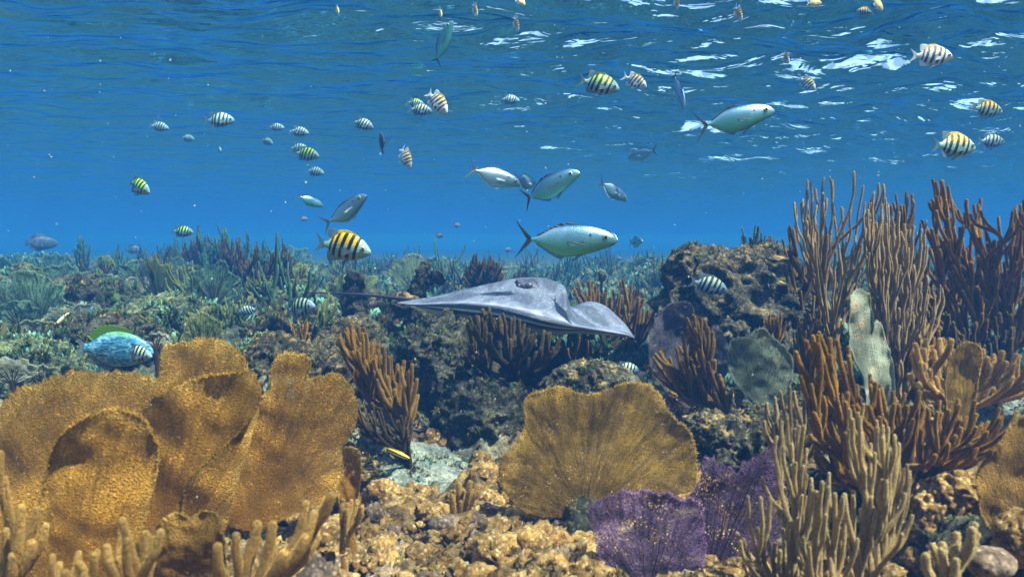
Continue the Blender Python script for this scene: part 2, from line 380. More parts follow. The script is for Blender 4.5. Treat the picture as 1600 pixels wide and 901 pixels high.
def spikes(mb, pts, rad, a, b, tt, length, dens, seg=3, mat=0):
    """short polyp tentacles standing out of a branch, so its rim reads furry"""
    L = np.concatenate([[0], np.cumsum(np.linalg.norm(np.diff(pts, axis=0), axis=1))])
    n = int(L[-1]*np.mean(rad)*6.28*dens)
    if n < 3: return
    s = RNG.uniform(0, L[-1], n); th = RNG.uniform(0, 6.283, n)
    I = lambda arr: np.stack([np.interp(s, L, arr[:, i]) for i in range(3)], -1)
    c = I(pts); A = I(a); B = I(b); r = np.interp(s, L, rad); t = np.interp(s, L, tt)
    nrm = A*np.cos(th)[:, None]+B*np.sin(th)[:, None]
    tg = np.cross(A, B); base = c+nrm*(r*.93)[:, None]
    d = nrm+RNG.normal(size=(n, 3))*.28+tg*.15; ln = length*RNG.uniform(.6, 1.25, n)
    w = length*.22
    side = np.cross(nrm, tg)
    v = np.stack([base+side*w, base-side*w*.5+tg*w*.87, base-side*w*.5-tg*w*.87, base+d*ln[:, None]], 1).reshape(-1, 3)
    i = np.arange(n)[:, None]*4
    f = np.concatenate([i+np.array([[0, 1, 3]]), i+np.array([[1, 2, 3]]), i+np.array([[2, 0, 3]])])
    mb.add(v, tris=f, mat=mat, attr=np.repeat(np.stack([np.maximum(t, .8), t*0+1, r], -1), 4, axis=0))

def in_poly(p, poly):
    x, y = p[:, 0], p[:, 1]; ins = np.zeros(len(p), bool); j = len(poly)-1
    for i in range(len(poly)):
        xi, yi = poly[i]; xj, yj = poly[j]
        ins ^= ((yi > y) != (yj > y)) & (x < (xj-xi)*(y-yi)/(yj-yi+1e-9)+xi); j = i
    return ins
def rods(name, label, cat, base, D, env, n, r, mat, finger=.08, depth=.10, spread=.35, tipr=.74, fuzz=0, group=None, seg=7, wob=.006, sink=.06, rbase=1.6, foot=True, mind=None, seed=None):
    """bush of round branches: tips are scattered through the envelope (photo pixels, laid out at distance D), each joins the tree below it"""
    if seed is not None: rs = np.random.default_rng(seed)
    else: rs = np.random.default_rng(abs(hash((round(base[0]), round(base[1]), round(D*10)))) % 2**31)
    r = r*.8; n = int(n*1.35)
    B = P(base[0], base[1], D)
    env = np.asarray(env, float); lo, hi = env.min(0), env.max(0)
    tips = []; mind = mind*.85 if mind else 1.7*r*F/D
    for _ in range(n*60):
        c = rs.uniform(lo, hi)
        if not in_poly(c[None], env)[0]: continue
        z = rs.uniform(-1, 1)
        if tips and min((t[0]-c[0])**2+((t[1]-c[1])*.6)**2+((t[2]-z)*depth*F/D*.5)**2 for t in tips) < mind**2: continue
        tips.append((c[0], c[1], z))
        if len(tips) >= n: break
    T = np.array([P(c[0], c[1], D+c[2]*depth*.9*(.35+.65*min(1, np.hypot(c[0]-base[0], c[1]-base[1])/max(hi[1]-lo[1], 1)))) for c in tips])
    dist = np.linalg.norm(T-B, axis=1); T = T[np.argsort(dist)]
    nodes = [B, B+(0, 0, .01)]; ndir = [np.array((0, 0, 1.)), np.array((0, 0, 1.))]; nh = [0, 0]
    H = dist.max()
    origin = B.copy(); mb = MB()
    for tip in T:
        rad = (tip-B)/(np.linalg.norm(tip-B)+1e-9)
        e = spread*rad+(1-spread)*np.array((0, 0, 1.))+rs.normal(size=3)*.08; e /= np.linalg.norm(e)
        fl = finger*rs.uniform(.6, 1.5)
        N = np.array(nodes); goal = tip-e*fl
        cost = np.linalg.norm(N-goal, axis=1)+1.2*np.maximum(0, N[:, 2]-tip[2]+.35*fl)+3*np.maximum(0, .5*fl-np.linalg.norm(N-tip, axis=1))
        j = int(np.argmin(cost)); p0 = N[j]; L = np.linalg.norm(tip-p0)
        d0 = ndir[j]*.5+(tip-p0)/L*.7; d0 /= np.linalg.norm(d0)
        p1 = p0+d0*L*.33; p2 = tip-e*L*.42
        m = max(5, int(L/(r*2.2))); m = min(m, 16)
        t = np.linspace(0, 1, m)[:, None]
        c = (1-t)**3*p0+3*(1-t)**2*t*p1+3*(1-t)*t*t*p2+t**3*tip
        c = c+wob*(t*(1.4-t))*np.stack([noise(v3(t[:, 0]*L*22+tip[0]*50, tip[2]*40+i*9.)) for i in range(3)], -1)
        h0 = nh[j]; hh = (h0+t[:, 0]*L)/(H*1.1)
        rad_ = r*(rbase+(1-rbase)*np.clip(hh*1.6, 0, 1))*(1+(tipr-1)*t[:, 0])*rs.uniform(.78, 1.15)
        tt = np.clip(.25*hh+.75*t[:, 0]**1.5, 0, 1)
        a = tube(mb, c, rad_, seg, tt, rnd=.035 if seg > 6 else 0)
        if fuzz:
            tt2 = np.concatenate([tt, [tt[-1]]*3])
            spikes(mb, a[0], a[1], a[2], a[3], tt2, fuzz, 420000 if fuzz < .003 else 200000, mat=1)
        k_ = max(2, int(m*max(.35, 1-fl/L*.8)))
        for i in range(1, k_):
            nodes.append(c[i]); ndir.append((c[i]-c[i-1])/(np.linalg.norm(c[i]-c[i-1])+1e-9)); nh.append(h0+L*i/m)
    gz = gh(B[0], B[1])
    zb = min(gz-.02, B[2]-sink)
    root = empty(name, tuple(origin), label, cat, group)
    mb.build('branches', [mat, POLYP.get(mat.name, mat)] if fuzz else mat, origin, parent=root)
    f = MB(); hb = B[2]-zb
    pts = np.array([(B[0]+.006*math.sin(q*3), B[1], zb+hb*q) for q in np.linspace(0, 1.02, 7)])
    tube(f, pts, r*rbase*np.array([2.6, 1.9, 1.4, 1.15, 1.05, 1.0, 1.0]), 9, np.zeros(7), cap=False, rnd=.06)
    f.build('holdfast', mat, origin, parent=root)
    return root

def blade(mb, O, y0=0.0, curl=.02, ruffle=.01, curve=0.0, thick=.0010, nr=44, seed=0.0, jit=.012, lean=0.0, kmax=1.0, mat=0, fringe=0, holes=True, slope=0.0):
    """sea fan blade: spokes from the stalk (0,0) to the outline O (x,z in metres)"""
    ns = len(O); O = np.asarray(O)
    jt = 1+jit*noise(v3(np.arange(ns)*.9, seed, 0))+jit*.9*noise(v3(np.arange(ns)*.31, seed, 4))
    t = np.linspace(0.02, 1, nr)**.85
    XZ = t[:, None, None]*(O*jt[:, None])[None]
    x, z = XZ[..., 0], XZ[..., 1]; sz = np.abs(O).max()
    y = y0 + curve*(x*x)/sz + lean*z + slope*x + ruffle*fbm(v3(x/sz*2.2, z/sz*2.2, seed), 3)*(.3+t[:, None])*1.5 + ruffle*.35*noise(v3(x/sz*9, z/sz*9, seed))
    y = y - curl*sz*np.clip((t[:, None]-.78)/.22, 0, 1)**2.2*(1+.5*noise(v3(np.arange(ns)*.06, seed, 2.)))[None]
    v = np.stack([x, y, z], -1)
    th = thick*(1.5-t[:, None]*.7)
    f = v.copy(); f[..., 1] -= th; g = v.copy(); g[..., 1] += th
    at = np.stack([np.broadcast_to(np.arange(ns)/ns, x.shape), np.broadcast_to(t[:, None], x.shape), np.full(x.shape, seed)], -1).reshape(-1, 3)
    q = grid_quads(nr, ns)
    n = nr*ns; allv = np.concatenate([f.reshape(-1, 3), g.reshape(-1, 3)])
    qq = [q, q[:, ::-1]+n]
    i = np.arange(ns-1); last = (nr-1)*ns
    qq.append(np.stack([last+i, last+i+1, n+last+i+1, n+last+i], -1)); qq.append(np.stack([i+1, i, n+i, n+i+1], -1))
    r_ = np.arange(nr-1)*ns
    qq.append(np.stack([r_, r_+ns, n+r_+ns, n+r_], -1)); qq.append(np.stack([r_+ns+ns-1, r_+ns-1, n+r_+ns-1, n+r_+ns+ns-1], -1))
    mb.add(allv, np.concatenate(qq), attr=np.concatenate([at, at]), mat=mat)
    if fringe:                                           # loose twiglets past the rim
        m = ns*5; k_ = RNG.uniform(0, ns-1.01, m); i0 = k_.astype(int); fr = (k_-i0)[:, None]
        p = v[-1, i0]*(1-fr)+v[-1, i0+1]*fr; d = p.copy(); d[:, 1] *= .2; d /= np.linalg.norm(d, axis=1)[:, None]
        d += RNG.normal(size=(m, 3))*(.45, .35, .45); p = p-d*fringe*.4; w_ = fringe*.16
        tn = np.stack([-d[:, 2], d[:, 1]*0, d[:, 0]], -1); yy = np.array((0, 1., 0))
        e = p+d*fringe*RNG.uniform(.5, 1.3, (m, 1))
        vv = np.stack([p+tn*w_, p-tn*w_*.5+yy*w_, p-tn*w_*.5-yy*w_, e], 1).reshape(-1, 3); ii = np.arange(m)[:, None]*4
        mb.add(vv, tris=np.concatenate([ii+np.array([[0, 1, 3]]), ii+np.array([[1, 2, 3]]), ii+np.array([[2, 0, 3]])]), attr=np.tile((.3, 1., seed), (len(vv), 1)), mat=mat)
    return v, t
def fan(name, label, stem, D, outline, mat, yaw=0.0, group=None, ribs=5, ribr=.0022, seed=None, ns=None, ribmat=None, cat='sea fan', stalk=.012, foot=None, **kw):
    seed = seed if seed is not None else stem[0]*.013+stem[1]*.007
    B = P(stem[0], stem[1], D); ca = math.cos(yaw)
    O = np.array([((px-stem[0])*D/F/ca, (stem[1]-py)*D/F) for px, py in outline]); O = catmull(O, 120)
    peri = np.linalg.norm(np.diff(O, axis=0), axis=1).sum(); ns = ns or int(np.clip(peri/.0035, 60, 360))
    O = catmull(O[::3], ns)
    root = empty(name, tuple(B), label, cat, group); root.rotation_euler[2] = yaw
    mb = MB(); v, t = blade(mb, O, seed=seed, **kw); mb.build('blade', mat, parent=root, local=True)
    if ribs:
        f = MB(); rs = np.random.default_rng(int(seed*1000) % 9999)
        def rib(s0, t0, t1, r0):
            k_ = np.arange(np.searchsorted(t, t0), np.searchsorted(t, t1))
            if len(k_) < 4: return
            ss = np.clip(s0+(noise(v3(t[k_]*5, s0*.1+seed, 1.))*ns*.014), 0, ns-1).astype(int)
            p = v[k_, ss]; p = p.copy(); p[1:-1] = (p[:-2]+p[2:]+2*p[1:-1])/4; p[:, 1] -= .0007
            tube(f, p, np.linspace(r0, r0*.25, len(k_)), 6, np.zeros(len(k_)), ecc=.7)
            if t1-t0 > .3 and r0 > ribr*.35:
                for sgn in (-1, 1):
                    rib(int(np.clip(ss[len(k_)//3]+sgn*ns*.035, 0, ns-1)), t[k_[len(k_)//3]], min(.95, t1+.1), r0*.5)
        for s0 in np.linspace(.08, .92, ribs): rib(int(s0*(ns-1)+rs.uniform(-.02, .02)*ns), 0.0, rs.uniform(.55, .85), ribr*rs.uniform(.7, 1.2))
        if f.n: f.build('rib', ribmat or mat, parent=root, local=True)
    gz = (foot if foot is not None else gh(B[0], B[1]))-.02
    f = MB(); zb = min(gz-B[2], -.03)
    pts = np.array([(.005*math.sin(q*4), 0, zb+(-zb+.01)*q) for q in np.linspace(0, 1, 7)])
    tube(f, pts, stalk*np.array([2.2, 1.5, 1.1, .9, .8, .7, .5]), 9, np.zeros(7), rnd=.05)
    f.build('stalk', ribmat or mat, parent=root, local=True)
    return root
def rock(name, label, box_, D, mat, sub=5, amp=.28, fr=2.6, depth=None, seed=None, group=None, cat='rock', extra=(), oct=6, soft=False, tuft=1.0, tufth=1.0, tmats=None):
    tmats = tmats or {'warm_rock': (T_b, T_y), 'teal_rock': (T_g, T_t, T_y, T_t)}.get(mat.name, (T_g, T_b, T_y, T_g))
    x0, y0, x1, y1 = box_; c = P((x0+x1)/2, (y0+y1)/2, D); rx = (x1-x0)/2*D/F; rz = (y1-y0)/2*D/F
    seed = seed if seed is not None else x0*.11+y0*.07
    mb = MB(); lump(mb, c, (rx, depth or rx*.8, rz), sub, seed, amp, fr, oct=oct, soft=soft)
    for (a, b2, r2, dy) in extra: 
        cc = P(a, b2, D+dy); q = r2*D/F; lump(mb, cc, (q, q, q*.9), max(3, sub-1), seed+a*.1, amp, fr, oct=oct)
    o = mb.build(name, mat, tuple(c))
    if tuft:
        v = np.concatenate(mb.v); r3 = np.random.default_rng(int(abs(seed)*10) % 99999); z0 = c[2]-rz*.1
        vis = v[(v[:, 2] > z0)]
        if len(vis):
            dens = int(min(900, tuft*220*(rx*rz)/(.1*.1)**1*(D/3)**-1.0)); pick = vis[r3.integers(0, len(vis), max(30, dens))]
            keep = noise(pick*9+seed) > -.1; tb_ = MB(); tufts(tb_, pick[keep]-(0, 0, .004), .011*(D/2)**.9*tufth, len(tmats), r3)
            if tb_.n: tb_.build('algae', list(tmats), tuple(c), parent=o)
    return tag(o, label, cat, group)

# ------------------------------------------------------------------ palette
M_brown = mat_rod('brown_rod', (.045, .024, .003), (.25, .135, .010), (.60, .34, .04), 420, .6)
M_brown_near = mat_rod('brown_rod_near', (.060, .028, .003), (.32, .165, .010), (.72, .42, .06), 420, .6, .2)
M_dark = mat_rod('dark_rod', (.014, .010, .003), (.07, .042, .010), (.30, .20, .04), 380, .4, .1)
M_olive = mat_rod('olive_rod', (.03, .042, .010), (.16, .21, .05), (.50, .58, .16), 380, .5)
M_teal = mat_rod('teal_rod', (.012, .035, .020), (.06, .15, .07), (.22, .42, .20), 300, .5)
M_whip = mat_rod('pale_whip', (.16, .09, .025), (.56, .38, .13), (.85, .64, .32), 520, .5, .15)
M_pale = mat_rod('pale_rod', (.15, .09, .02), (.60, .40, .12), (.95, .72, .32), 480, .6, .2)
M_gold = mat_rod('gold_finger', (.12, .055, .008), (.48, .26, .04), (.95, .66, .20), 420, .7, .3)
def mat_polyp(name, col):
    k = NT(name); return k.surf(k.mixs(.55, k.pbsdf(col, .8), k.n('ShaderNodeBsdfTranslucent', i_Color=col).outputs[0]))
POLYP = {'brown_rod': mat_polyp('brown_polyp', (.62, .37, .04)), 'brown_rod_near': mat_polyp('rust_polyp', (.76, .46, .05)), 'pale_rod': mat_polyp('pale_polyp', (.85, .70, .36)),
         'gold_finger': mat_polyp('gold_polyp', (.95, .66, .20)), 'pale_whip': mat_polyp('whip_polyp', (.66, .52, .28))}
M_plumrib = mat_rod('plum_rib', (.02, .01, .025), (.06, .03, .07), (.14, .07, .16), 420, .3, .1)
F_orange = mat_fan('orange_fan', (.26, .115, .006), (.80, .36, .020), (1.0, .64, .13), 270, .10, .30, .60, bmp=1.7, streak=(85, 4))
F_gold = mat_fan('gold_fan', (.11, .065, .006), (.44, .27, .022), (.82, .52, .09), 270, .20, .42, .80, bmp=.9, streak=(60, 3))
F_purple = mat_fan('purple_fan', (.04, .02, .05), (.22, .15, .24), (.46, .25, .50), 210, .50, .3, .85, (.55, .42, .32), streak=(60, 3))
F_plum = mat_fan('plum_fan', (.03, .015, .035), (.13, .08, .14), (.34, .20, .36), 210, .50, .3, .6, (.30, .18, .10))
F_sage = mat_fan('sage_fan', (.04, .05, .03), (.36, .43, .28), (.60, .66, .42), 230, .10, .25, .6, (.45, .42, .18))
F_cream = mat_fan('cream_fan', (.13, .15, .09), (.44, .49, .36), (.64, .66, .48), 230, .0, .25, .5, (.70, .52, .28), streak=(40, 3))
F_mauve = mat_fan('mauve_fan', (.05, .045, .05), (.17, .15, .17), (.30, .26, .30), 190, .36, .3, .5)
F_teal = mat_fan('teal_fan', (.02, .06, .04), (.20, .42, .27), (.50, .75, .48), 150, .40, .35, .95, streak=(45, 3))
F_lime = mat_fan('lime_fan', (.07, .11, .02), (.40, .50, .14), (.90, .90, .30), 150, .30, .4, .9, streak=(45, 3))
F_amber = mat_fan('amber_fan', (.10, .05, .008), (.38, .20, .03), (.60, .36, .07), 260, .10, .3, .6)
R_reef = mat_rock('reef_rock', [(.008, .007, .004), (.028, .026, .014), (.075, .070, .038), (.24, .23, .14)], 11, 1.0, (.40, .25, .07))
R_dark = mat_rock('shadow_rock', [(.008, .007, .005), (.03, .03, .018), (.075, .07, .04), (.20, .19, .10)], 10, 1.0)  # dark rock; for the central boulders the shade is put into this colour
R_warm = mat_rock('warm_rock', [(.05, .024, .006), (.24, .12, .018), (.56, .33, .07), (.82, .64, .32)], 14, 1.0)
R_teal = mat_rock('teal_rock', [(.01, .018, .010), (.04, .06, .03), (.12, .15, .07), (.30, .32, .15)], 14, 1.0, (.30, .32, .10))
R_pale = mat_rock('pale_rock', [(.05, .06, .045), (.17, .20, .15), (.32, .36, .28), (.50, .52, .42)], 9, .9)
R_knob = mat_rock('knob_rock', [(.04, .03, .02), (.14, .09, .05), (.34, .24, .15), (.55, .42, .30)], 12, .8)

# ================================================================== foreground
# ---- big orange sea fans at the left
fan('sea_fan', 'huge orange sea fan filling the lower left, rising behind its front folds', (180, 960), 1.44,
    [(40, 935), (-40, 860), (-60, 760), (-20, 690), (8, 628), (35, 604), (60, 600), (85, 588), (118, 580), (150, 587), (185, 582), (215, 588), (238, 596), (243, 575), (240, 550), (262, 540), (280, 537), (300, 534), (318, 540), (335, 536), (352, 546), (364, 566), (378, 600), (384, 660), (365, 740), (330, 860), (270, 930)], F_orange, ruffle=.010, ribs=0, fringe=.006, seed=1.3, lean=.10, slope=.16, curl=.0)
fan('sea_fan', 'broad orange sea fan fold with bright rim sweeping up to the right', (240, 945), 1.30,
    [(165, 920), (170, 830), (184, 745), (206, 690), (226, 650), (240, 630), (262, 612), (285, 600), (312, 590), (345, 583), (372, 580), (392, 590), (401, 612), (396, 640), (380, 664), (352, 694), (318, 724), (290, 762), (280, 850)], F_orange, ruffle=.012, ribs=0, fringe=.006, seed=2.6, lean=.05, slope=.24, curl=.014)
fan('sea_fan', 'tall narrow orange sea fan fold with a glowing rounded rim', (130, 965), 1.16,
    [(60, 960), (62, 860), (78, 760), (92, 712), (112, 678), (138, 652), (168, 637), (200, 634), (222, 646), (236, 664), (244, 700), (236, 770), (214, 860), (195, 950)], F_orange, ruffle=.010, ribs=0, fringe=.006, curve=.35, seed=3.1, lean=-.04, slope=.20, curl=.022)
fan('sea_fan', 'upright orange sea fan with notched top, right of the big one', (400, 830), 1.55,
    [(330, 800), (270, 790), (245, 745), (262, 690), (330, 650), (385, 622), (425, 610), (428, 580), (440, 553), (462, 549), (484, 558), (488, 574), (474, 588), (490, 592), (512, 584), (532, 592), (549, 620), (552, 660), (540, 690), (528, 705), (530, 740), (520, 772), (480, 800)], F_orange, ruffle=.008, ribs=0, fringe=.006, seed=4.7, slope=.22, curl=.01)
fan('sea_fan', 'small bright orange sea fan strip with purple foot', (545, 800), 1.62,
    [(530, 790), (526, 740), (530, 702), (548, 695), (564, 700), (567, 730), (562, 770), (555, 795)], F_orange, ruffle=.006, ribs=0, fringe=.003, seed=5.2)
fan('sea_fan', 'low dull brown sea fan with two rounded humps, bottom left', (300, 960), 1.10,
    [(200, 950), (196, 880), (212, 845), (238, 836), (258, 808), (280, 796), (300, 805), (322, 793), (345, 797), (358, 815), (356, 860), (350, 930), (335, 960)], F_amber, ruffle=.008, ribs=0, fringe=.003, seed=6.1)
# ---- centre golden fan
fan('sea_fan', 'large golden brown sea fan with scalloped top in the centre foreground', (916, 808), 1.72,
    [(898, 806), (860, 809), (815, 796), (792, 770), (779, 742), (787, 710), (806, 690), (820, 660), (817, 632), (826, 615), (856, 604), (885, 601), (896, 613), (925, 612), (943, 610), (958, 600), (985, 595), (1010, 599), (1028, 612), (1036, 630), (1052, 650), (1072, 668), (1085, 700), (1086, 738), (1080, 762), (1040, 770), (990, 775), (950, 790), (932, 806)],
    F_gold, ruffle=.005, ribs=11, ribr=.0024, ribmat=F_amber, fringe=.005, seed=7.7, curve=-.04, curl=0.0)
# ---- purple fans
fan('sea_fan', 'pale purple lacy sea fan, bottom centre', (1010, 935), 1.38,
    [(955, 925), (938, 880), (930, 840), (922, 800), (935, 778), (958, 770), (972, 762), (990, 768), (1008, 760), (1030, 770), (1040, 764), (1062, 780), (1082, 776), (1098, 800), (1102, 840), (1096, 880), (1070, 925)], F_purple, ruffle=.005, ribmat=M_plumrib, curl=0.0, ribs=9, ribr=.0022, fringe=.005, seed=8.4, jit=.025)
fan('sea_fan', 'dark plum sea fan with ragged peaks, behind the pale purple one', (1100, 925), 1.50,
    [(1060, 900), (1050, 840), (1062, 790), (1080, 765), (1092, 745), (1096, 718), (1112, 710), (1120, 726), (1134, 722), (1148, 738), (1158, 722), (1176, 716), (1190, 704), (1212, 696), (1222, 712), (1218, 745), (1228, 790), (1212, 840), (1180, 880), (1150, 910)], F_plum, ruffle=.006, ribmat=M_plumrib, curl=0.0, ribs=8, ribr=.0032, fringe=.006, seed=9.9, jit=.04)
# ---- fat golden fingers across the bottom left
for lab, b_, D, env, n, r in [
    ('pale gold coral fingers in a row at the very bottom left of centre', (385, 960), 1.08, [(300, 850), (325, 838), (350, 820), (395, 815), (440, 800), (520, 755), (530, 770), (500, 850), (450, 870), (320, 880)], 13, .0115),
    ('gold coral fingers crossing in front of the tall orange fan fold', (215, 965), .98, [(120, 880), (150, 850), (200, 800), (262, 832), (262, 850), (230, 890), (130, 900)], 10, .0085),
    ('slanting gold coral fingers in the bottom left corner', (10, 950), 1.05, [(0, 660), (14, 680), (20, 790), (60, 790), (95, 768), (95, 780), (60, 850), (0, 880)], 9, .0085),
    ('stubby gold coral fingers, half cut off by the bottom edge', (90, 985), .98, [(40, 880), (115, 852), (160, 830), (160, 870), (110, 900), (50, 910)], 7, .007)]:
    rods('finger_coral', lab, 'coral', b_, D, env, n, r, M_gold, finger=.09, depth=.06, spread=.35, fuzz=.0018, wob=.008, rbase=1.1, seg=10, mind=r*2.4*F/D)
rods('finger_coral', 'small golden six fingered coral standing alone on rubble', 'coral', (712, 830), 1.75, [(697, 770), (712, 756), (738, 752), (754, 757), (750, 775), (735, 790), (702, 785)], 9, .0085, M_gold, finger=.07, depth=.03, spread=.55, fuzz=.003, rbase=1.2, seg=10, wob=.002, mind=11)
rods('finger_coral', 'thin tan coral fingers beside the orange strip fan', 'coral', (535, 870), 1.5, [(524, 790), (545, 762), (572, 768), (570, 785), (530, 830)], 6, .0065, M_gold, finger=.07, depth=.04, fuzz=.003, rbase=1.2, seg=9)
# ---- right foreground
rods('sea_rod', 'pale cream sea rod with slim stalks, lower right foreground', 'sea rod', (1235, 960), 1.30, [(1142, 825), (1160, 770), (1185, 790), (1200, 655), (1212, 640), (1255, 655), (1262, 700), (1290, 790), (1280, 860), (1200, 870), (1150, 850)], 40, .0054, M_pale, finger=.12, depth=.12, spread=.32, fuzz=.0013, rbase=1.15, seg=9, wob=.010)
rods('sea_rod', 'cream sea rod with long thin stalks in front of the brown bush', 'sea rod', (1365, 965), 1.25, [(1295, 850), (1310, 760), (1330, 610), (1350, 600), (1365, 650), (1400, 670), (1425, 740), (1440, 840), (1330, 870)], 44, .0052, M_pale, finger=.13, depth=.12, spread=.32, fuzz=.0013, rbase=1.15, seg=9, wob=.010)
rods('sea_rod', 'low cream sea rod tips between the two tall cream ones', 'sea rod', (1290, 985), 1.18, [(1230, 850), (1250, 790), (1285, 735), (1310, 745), (1330, 800), (1345, 860), (1290, 870)], 22, .0052, M_pale, finger=.12, depth=.10, spread=.4, fuzz=.0013, rbase=1.15, seg=9)
rods('sea_rod', 'short blurry cream sea rod stubs at the bottom right', 'sea rod', (1490, 965), 1.15, [(1440, 870), (1460, 845), (1505, 830), (1525, 800), (1540, 830), (1500, 880)], 10, .0085, M_pale, finger=.07, depth=.06, spread=.3, fuzz=.0025, rbase=1.2, seg=9)
rods('sea_rod', 'large brown sea rod bush with golden rims, sweeping right', 'sea rod', (1400, 845), 1.62, [(1238, 560), (1250, 525), (1275, 515), (1325, 535), (1330, 600), (1372, 560), (1376, 600), (1420, 615), (1445, 600), (1480, 640), (1500, 620), (1585, 640), (1605, 650), (1560, 710), (1470, 730), (1430, 690), (1390, 720), (1330, 740), (1270, 720), (1262, 640)], 170, .0068, M_brown_near, finger=.10, depth=.16, spread=.58, fuzz=.0018, rbase=1.4, seg=9, wob=.006, mind=9)
rods('sea_rod', 'golden blurry sea rod at right, under the big brown bush', 'sea rod', (1480, 700), 2.0, [(1415, 590), (1430, 530), (1470, 525), (1540, 545), (1600, 545), (1640, 560), (1640, 600), (1540, 620), (1440, 630)], 70, .0095, M_gold, finger=.09, depth=.16, spread=.4, rbase=1.3, seg=8, fuzz=.003)
fan('sea_fan', 'small golden paddle shaped sea fan among brown rods at right', (1500, 690), 1.85, [(1485, 680), (1475, 610), (1480, 560), (1495, 535), (1515, 535), (1526, 560), (1522, 620), (1512, 680)], F_gold, ruffle=.006, ribs=0, fringe=.006)
fan('sea_fan', 'wide blurry brown sea fan at the right edge', (1620, 880), 1.35, [(1560, 850), (1525, 790), (1520, 740), (1545, 690), (1590, 650), (1640, 620), (1700, 640), (1720, 740), (1700, 850)], F_amber, ruffle=.01, ribs=5, ribr=.0025, ribmat=F_plum, fringe=.006)
# ---- right middle ground
rods('sea_whip', 'tall sparse tan sea whip rising above everything at right', 'sea whip', (1292, 640), 2.35, [(1235, 300), (1250, 278), (1300, 272), (1345, 262), (1388, 290), (1380, 330), (1340, 400), (1290, 420), (1275, 380), (1232, 330)], 34, .0062, M_whip, finger=.30, depth=.16, spread=.16, rbase=1.35, seg=8, wob=.018, mind=9)
rods('sea_whip', 'dense tan sea whip of many parallel stalks at right', 'sea whip', (1385, 650), 2.25, [(1345, 300), (1395, 290), (1400, 330), (1448, 345), (1462, 370), (1445, 440), (1400, 520), (1360, 500), (1352, 400)], 75, .0062, M_whip, finger=.24, depth=.18, spread=.22, rbase=1.2, seg=8, wob=.012, mind=7)
rods('sea_whip', 'pale ghostly sea whip just right of the dense tan one', 'sea whip', (1405, 680), 2.1, [(1408, 470), (1462, 410), (1475, 440), (1455, 520), (1430, 580), (1400, 560)], 22, .0055, M_whip, finger=.18, depth=.1, spread=.2, rbase=1.1, seg=8, wob=.015)
rods('sea_rod', 'large rust brown sea rod bush at the upper right edge', 'sea rod', (1578, 600), 2.55, [(1440, 340), (1452, 280), (1480, 268), (1500, 310), (1535, 300), (1550, 345), (1600, 310), (1660, 320), (1680, 420), (1640, 520), (1560, 500), (1470, 520), (1430, 460), (1450, 400)], 300, .0074, M_brown_near, finger=.11, depth=.26, fuzz=.002, spread=.55, rbase=1.7, seg=8, mind=7)
rods('sea_rod', 'brown sea rod behind the dense tan whip', 'sea rod', (1440, 570), 2.9, [(1375, 370), (1400, 300), (1425, 300), (1440, 350), (1460, 420), (1450, 500), (1400, 520), (1370, 450)], 100, .0085, M_brown, finger=.12, depth=.2, spread=.2, rbase=1.4, mind=7)
rods('sea_rod', 'low dark brown sea rod spreading under the rust brown bush', 'sea rod', (1560, 660), 2.35, [(1410, 500), (1450, 470), (1500, 500), (1560, 490), (1600, 520), (1560, 580), (1480, 570), (1430, 540)], 70, .0075, M_dark, finger=.09, depth=.2, spread=.45, rbase=1.9)
rods('sea_rod', 'brown sea rod on the right shoulder of the big rock', 'sea rod', (1275, 560), 2.95, [(1222, 370), (1235, 350), (1262, 400), (1300, 420), (1290, 500), (1245, 520), (1230, 440)], 70, .0085, M_brown, finger=.12, depth=.2, spread=.2, rbase=1.3, mind=7)
rods('sea_rod', 'slate grey sea rod seen between the tan whips', 'sea rod', (1335, 500), 3.6, [(1312, 420), (1330, 395), (1350, 405), (1355, 450), (1320, 460)], 24, .008, M_olive, finger=.14, depth=.1, spread=.25)
fan('sea_fan', 'pale pleated sea fan leaning left, between the tan whips', (1378, 650), 2.05, [(1345, 640), (1335, 600), (1312, 540), (1304, 490), (1308, 458), (1324, 449), (1342, 460), (1350, 482), (1352, 500), (1366, 500), (1380, 520), (1390, 555), (1393, 600), (1388, 640)], F_cream, yaw=.35, ruffle=.011, ribs=4, ribr=.002, fringe=.003, seed=11.3, ribmat=F_sage)
fan('sea_fan', 'grey green sea fan with small dark spots below the big rock', (1192, 642), 2.20, [(1180, 640), (1160, 612), (1142, 590), (1135, 560), (1140, 532), (1160, 525), (1175, 515), (1190, 511), (1203, 524), (1222, 540), (1238, 565), (1232, 600), (1215, 622), (1203, 640)], F_sage, ruffle=.010, ribs=7, ribr=.0016, fringe=.006, seed=12.8, ribmat=F_cream)
fan('sea_fan', 'ghostly mauve sea fan left of the big rock', (1045, 610), 2.75, [(1025, 600), (1012, 560), (1018, 510), (1040, 478), (1062, 470), (1080, 480), (1078, 520), (1070, 570), (1060, 600)], F_mauve, ruffle=.012, ribs=5, fringe=.006)
fan('sea_fan', 'narrow mauve sea fan in front of the big rock', (1118, 610), 2.62, [(1108, 600), (1100, 560), (1105, 520), (1118, 512), (1132, 530), (1136, 570), (1128, 605)], F_mauve, ruffle=.01, ribs=3, fringe=.006)
fan('sea_fan', 'small violet and white sea fan under the leaning brown rod', (1062, 650), 2.3, [(1045, 645), (1036, 625), (1042, 612), (1060, 618), (1085, 625), (1102, 632), (1092, 645)], F_purple, ruffle=.006, ribs=6, ribr=.0016, fringe=.006)
rods('sea_rod', 'brown sea rod with glowing rims leaning left of the sage fan', 'sea rod', (1135, 650), 2.25, [(1012, 575), (1030, 538), (1055, 540), (1060, 512), (1075, 490), (1092, 488), (1112, 505), (1118, 545), (1130, 580), (1150, 620), (1145, 635), (1110, 622), (1060, 612)], 80, .0078, M_brown, finger=.10, depth=.14, spread=.5, rbase=1.6, seg=9, fuzz=.0018, mind=7)
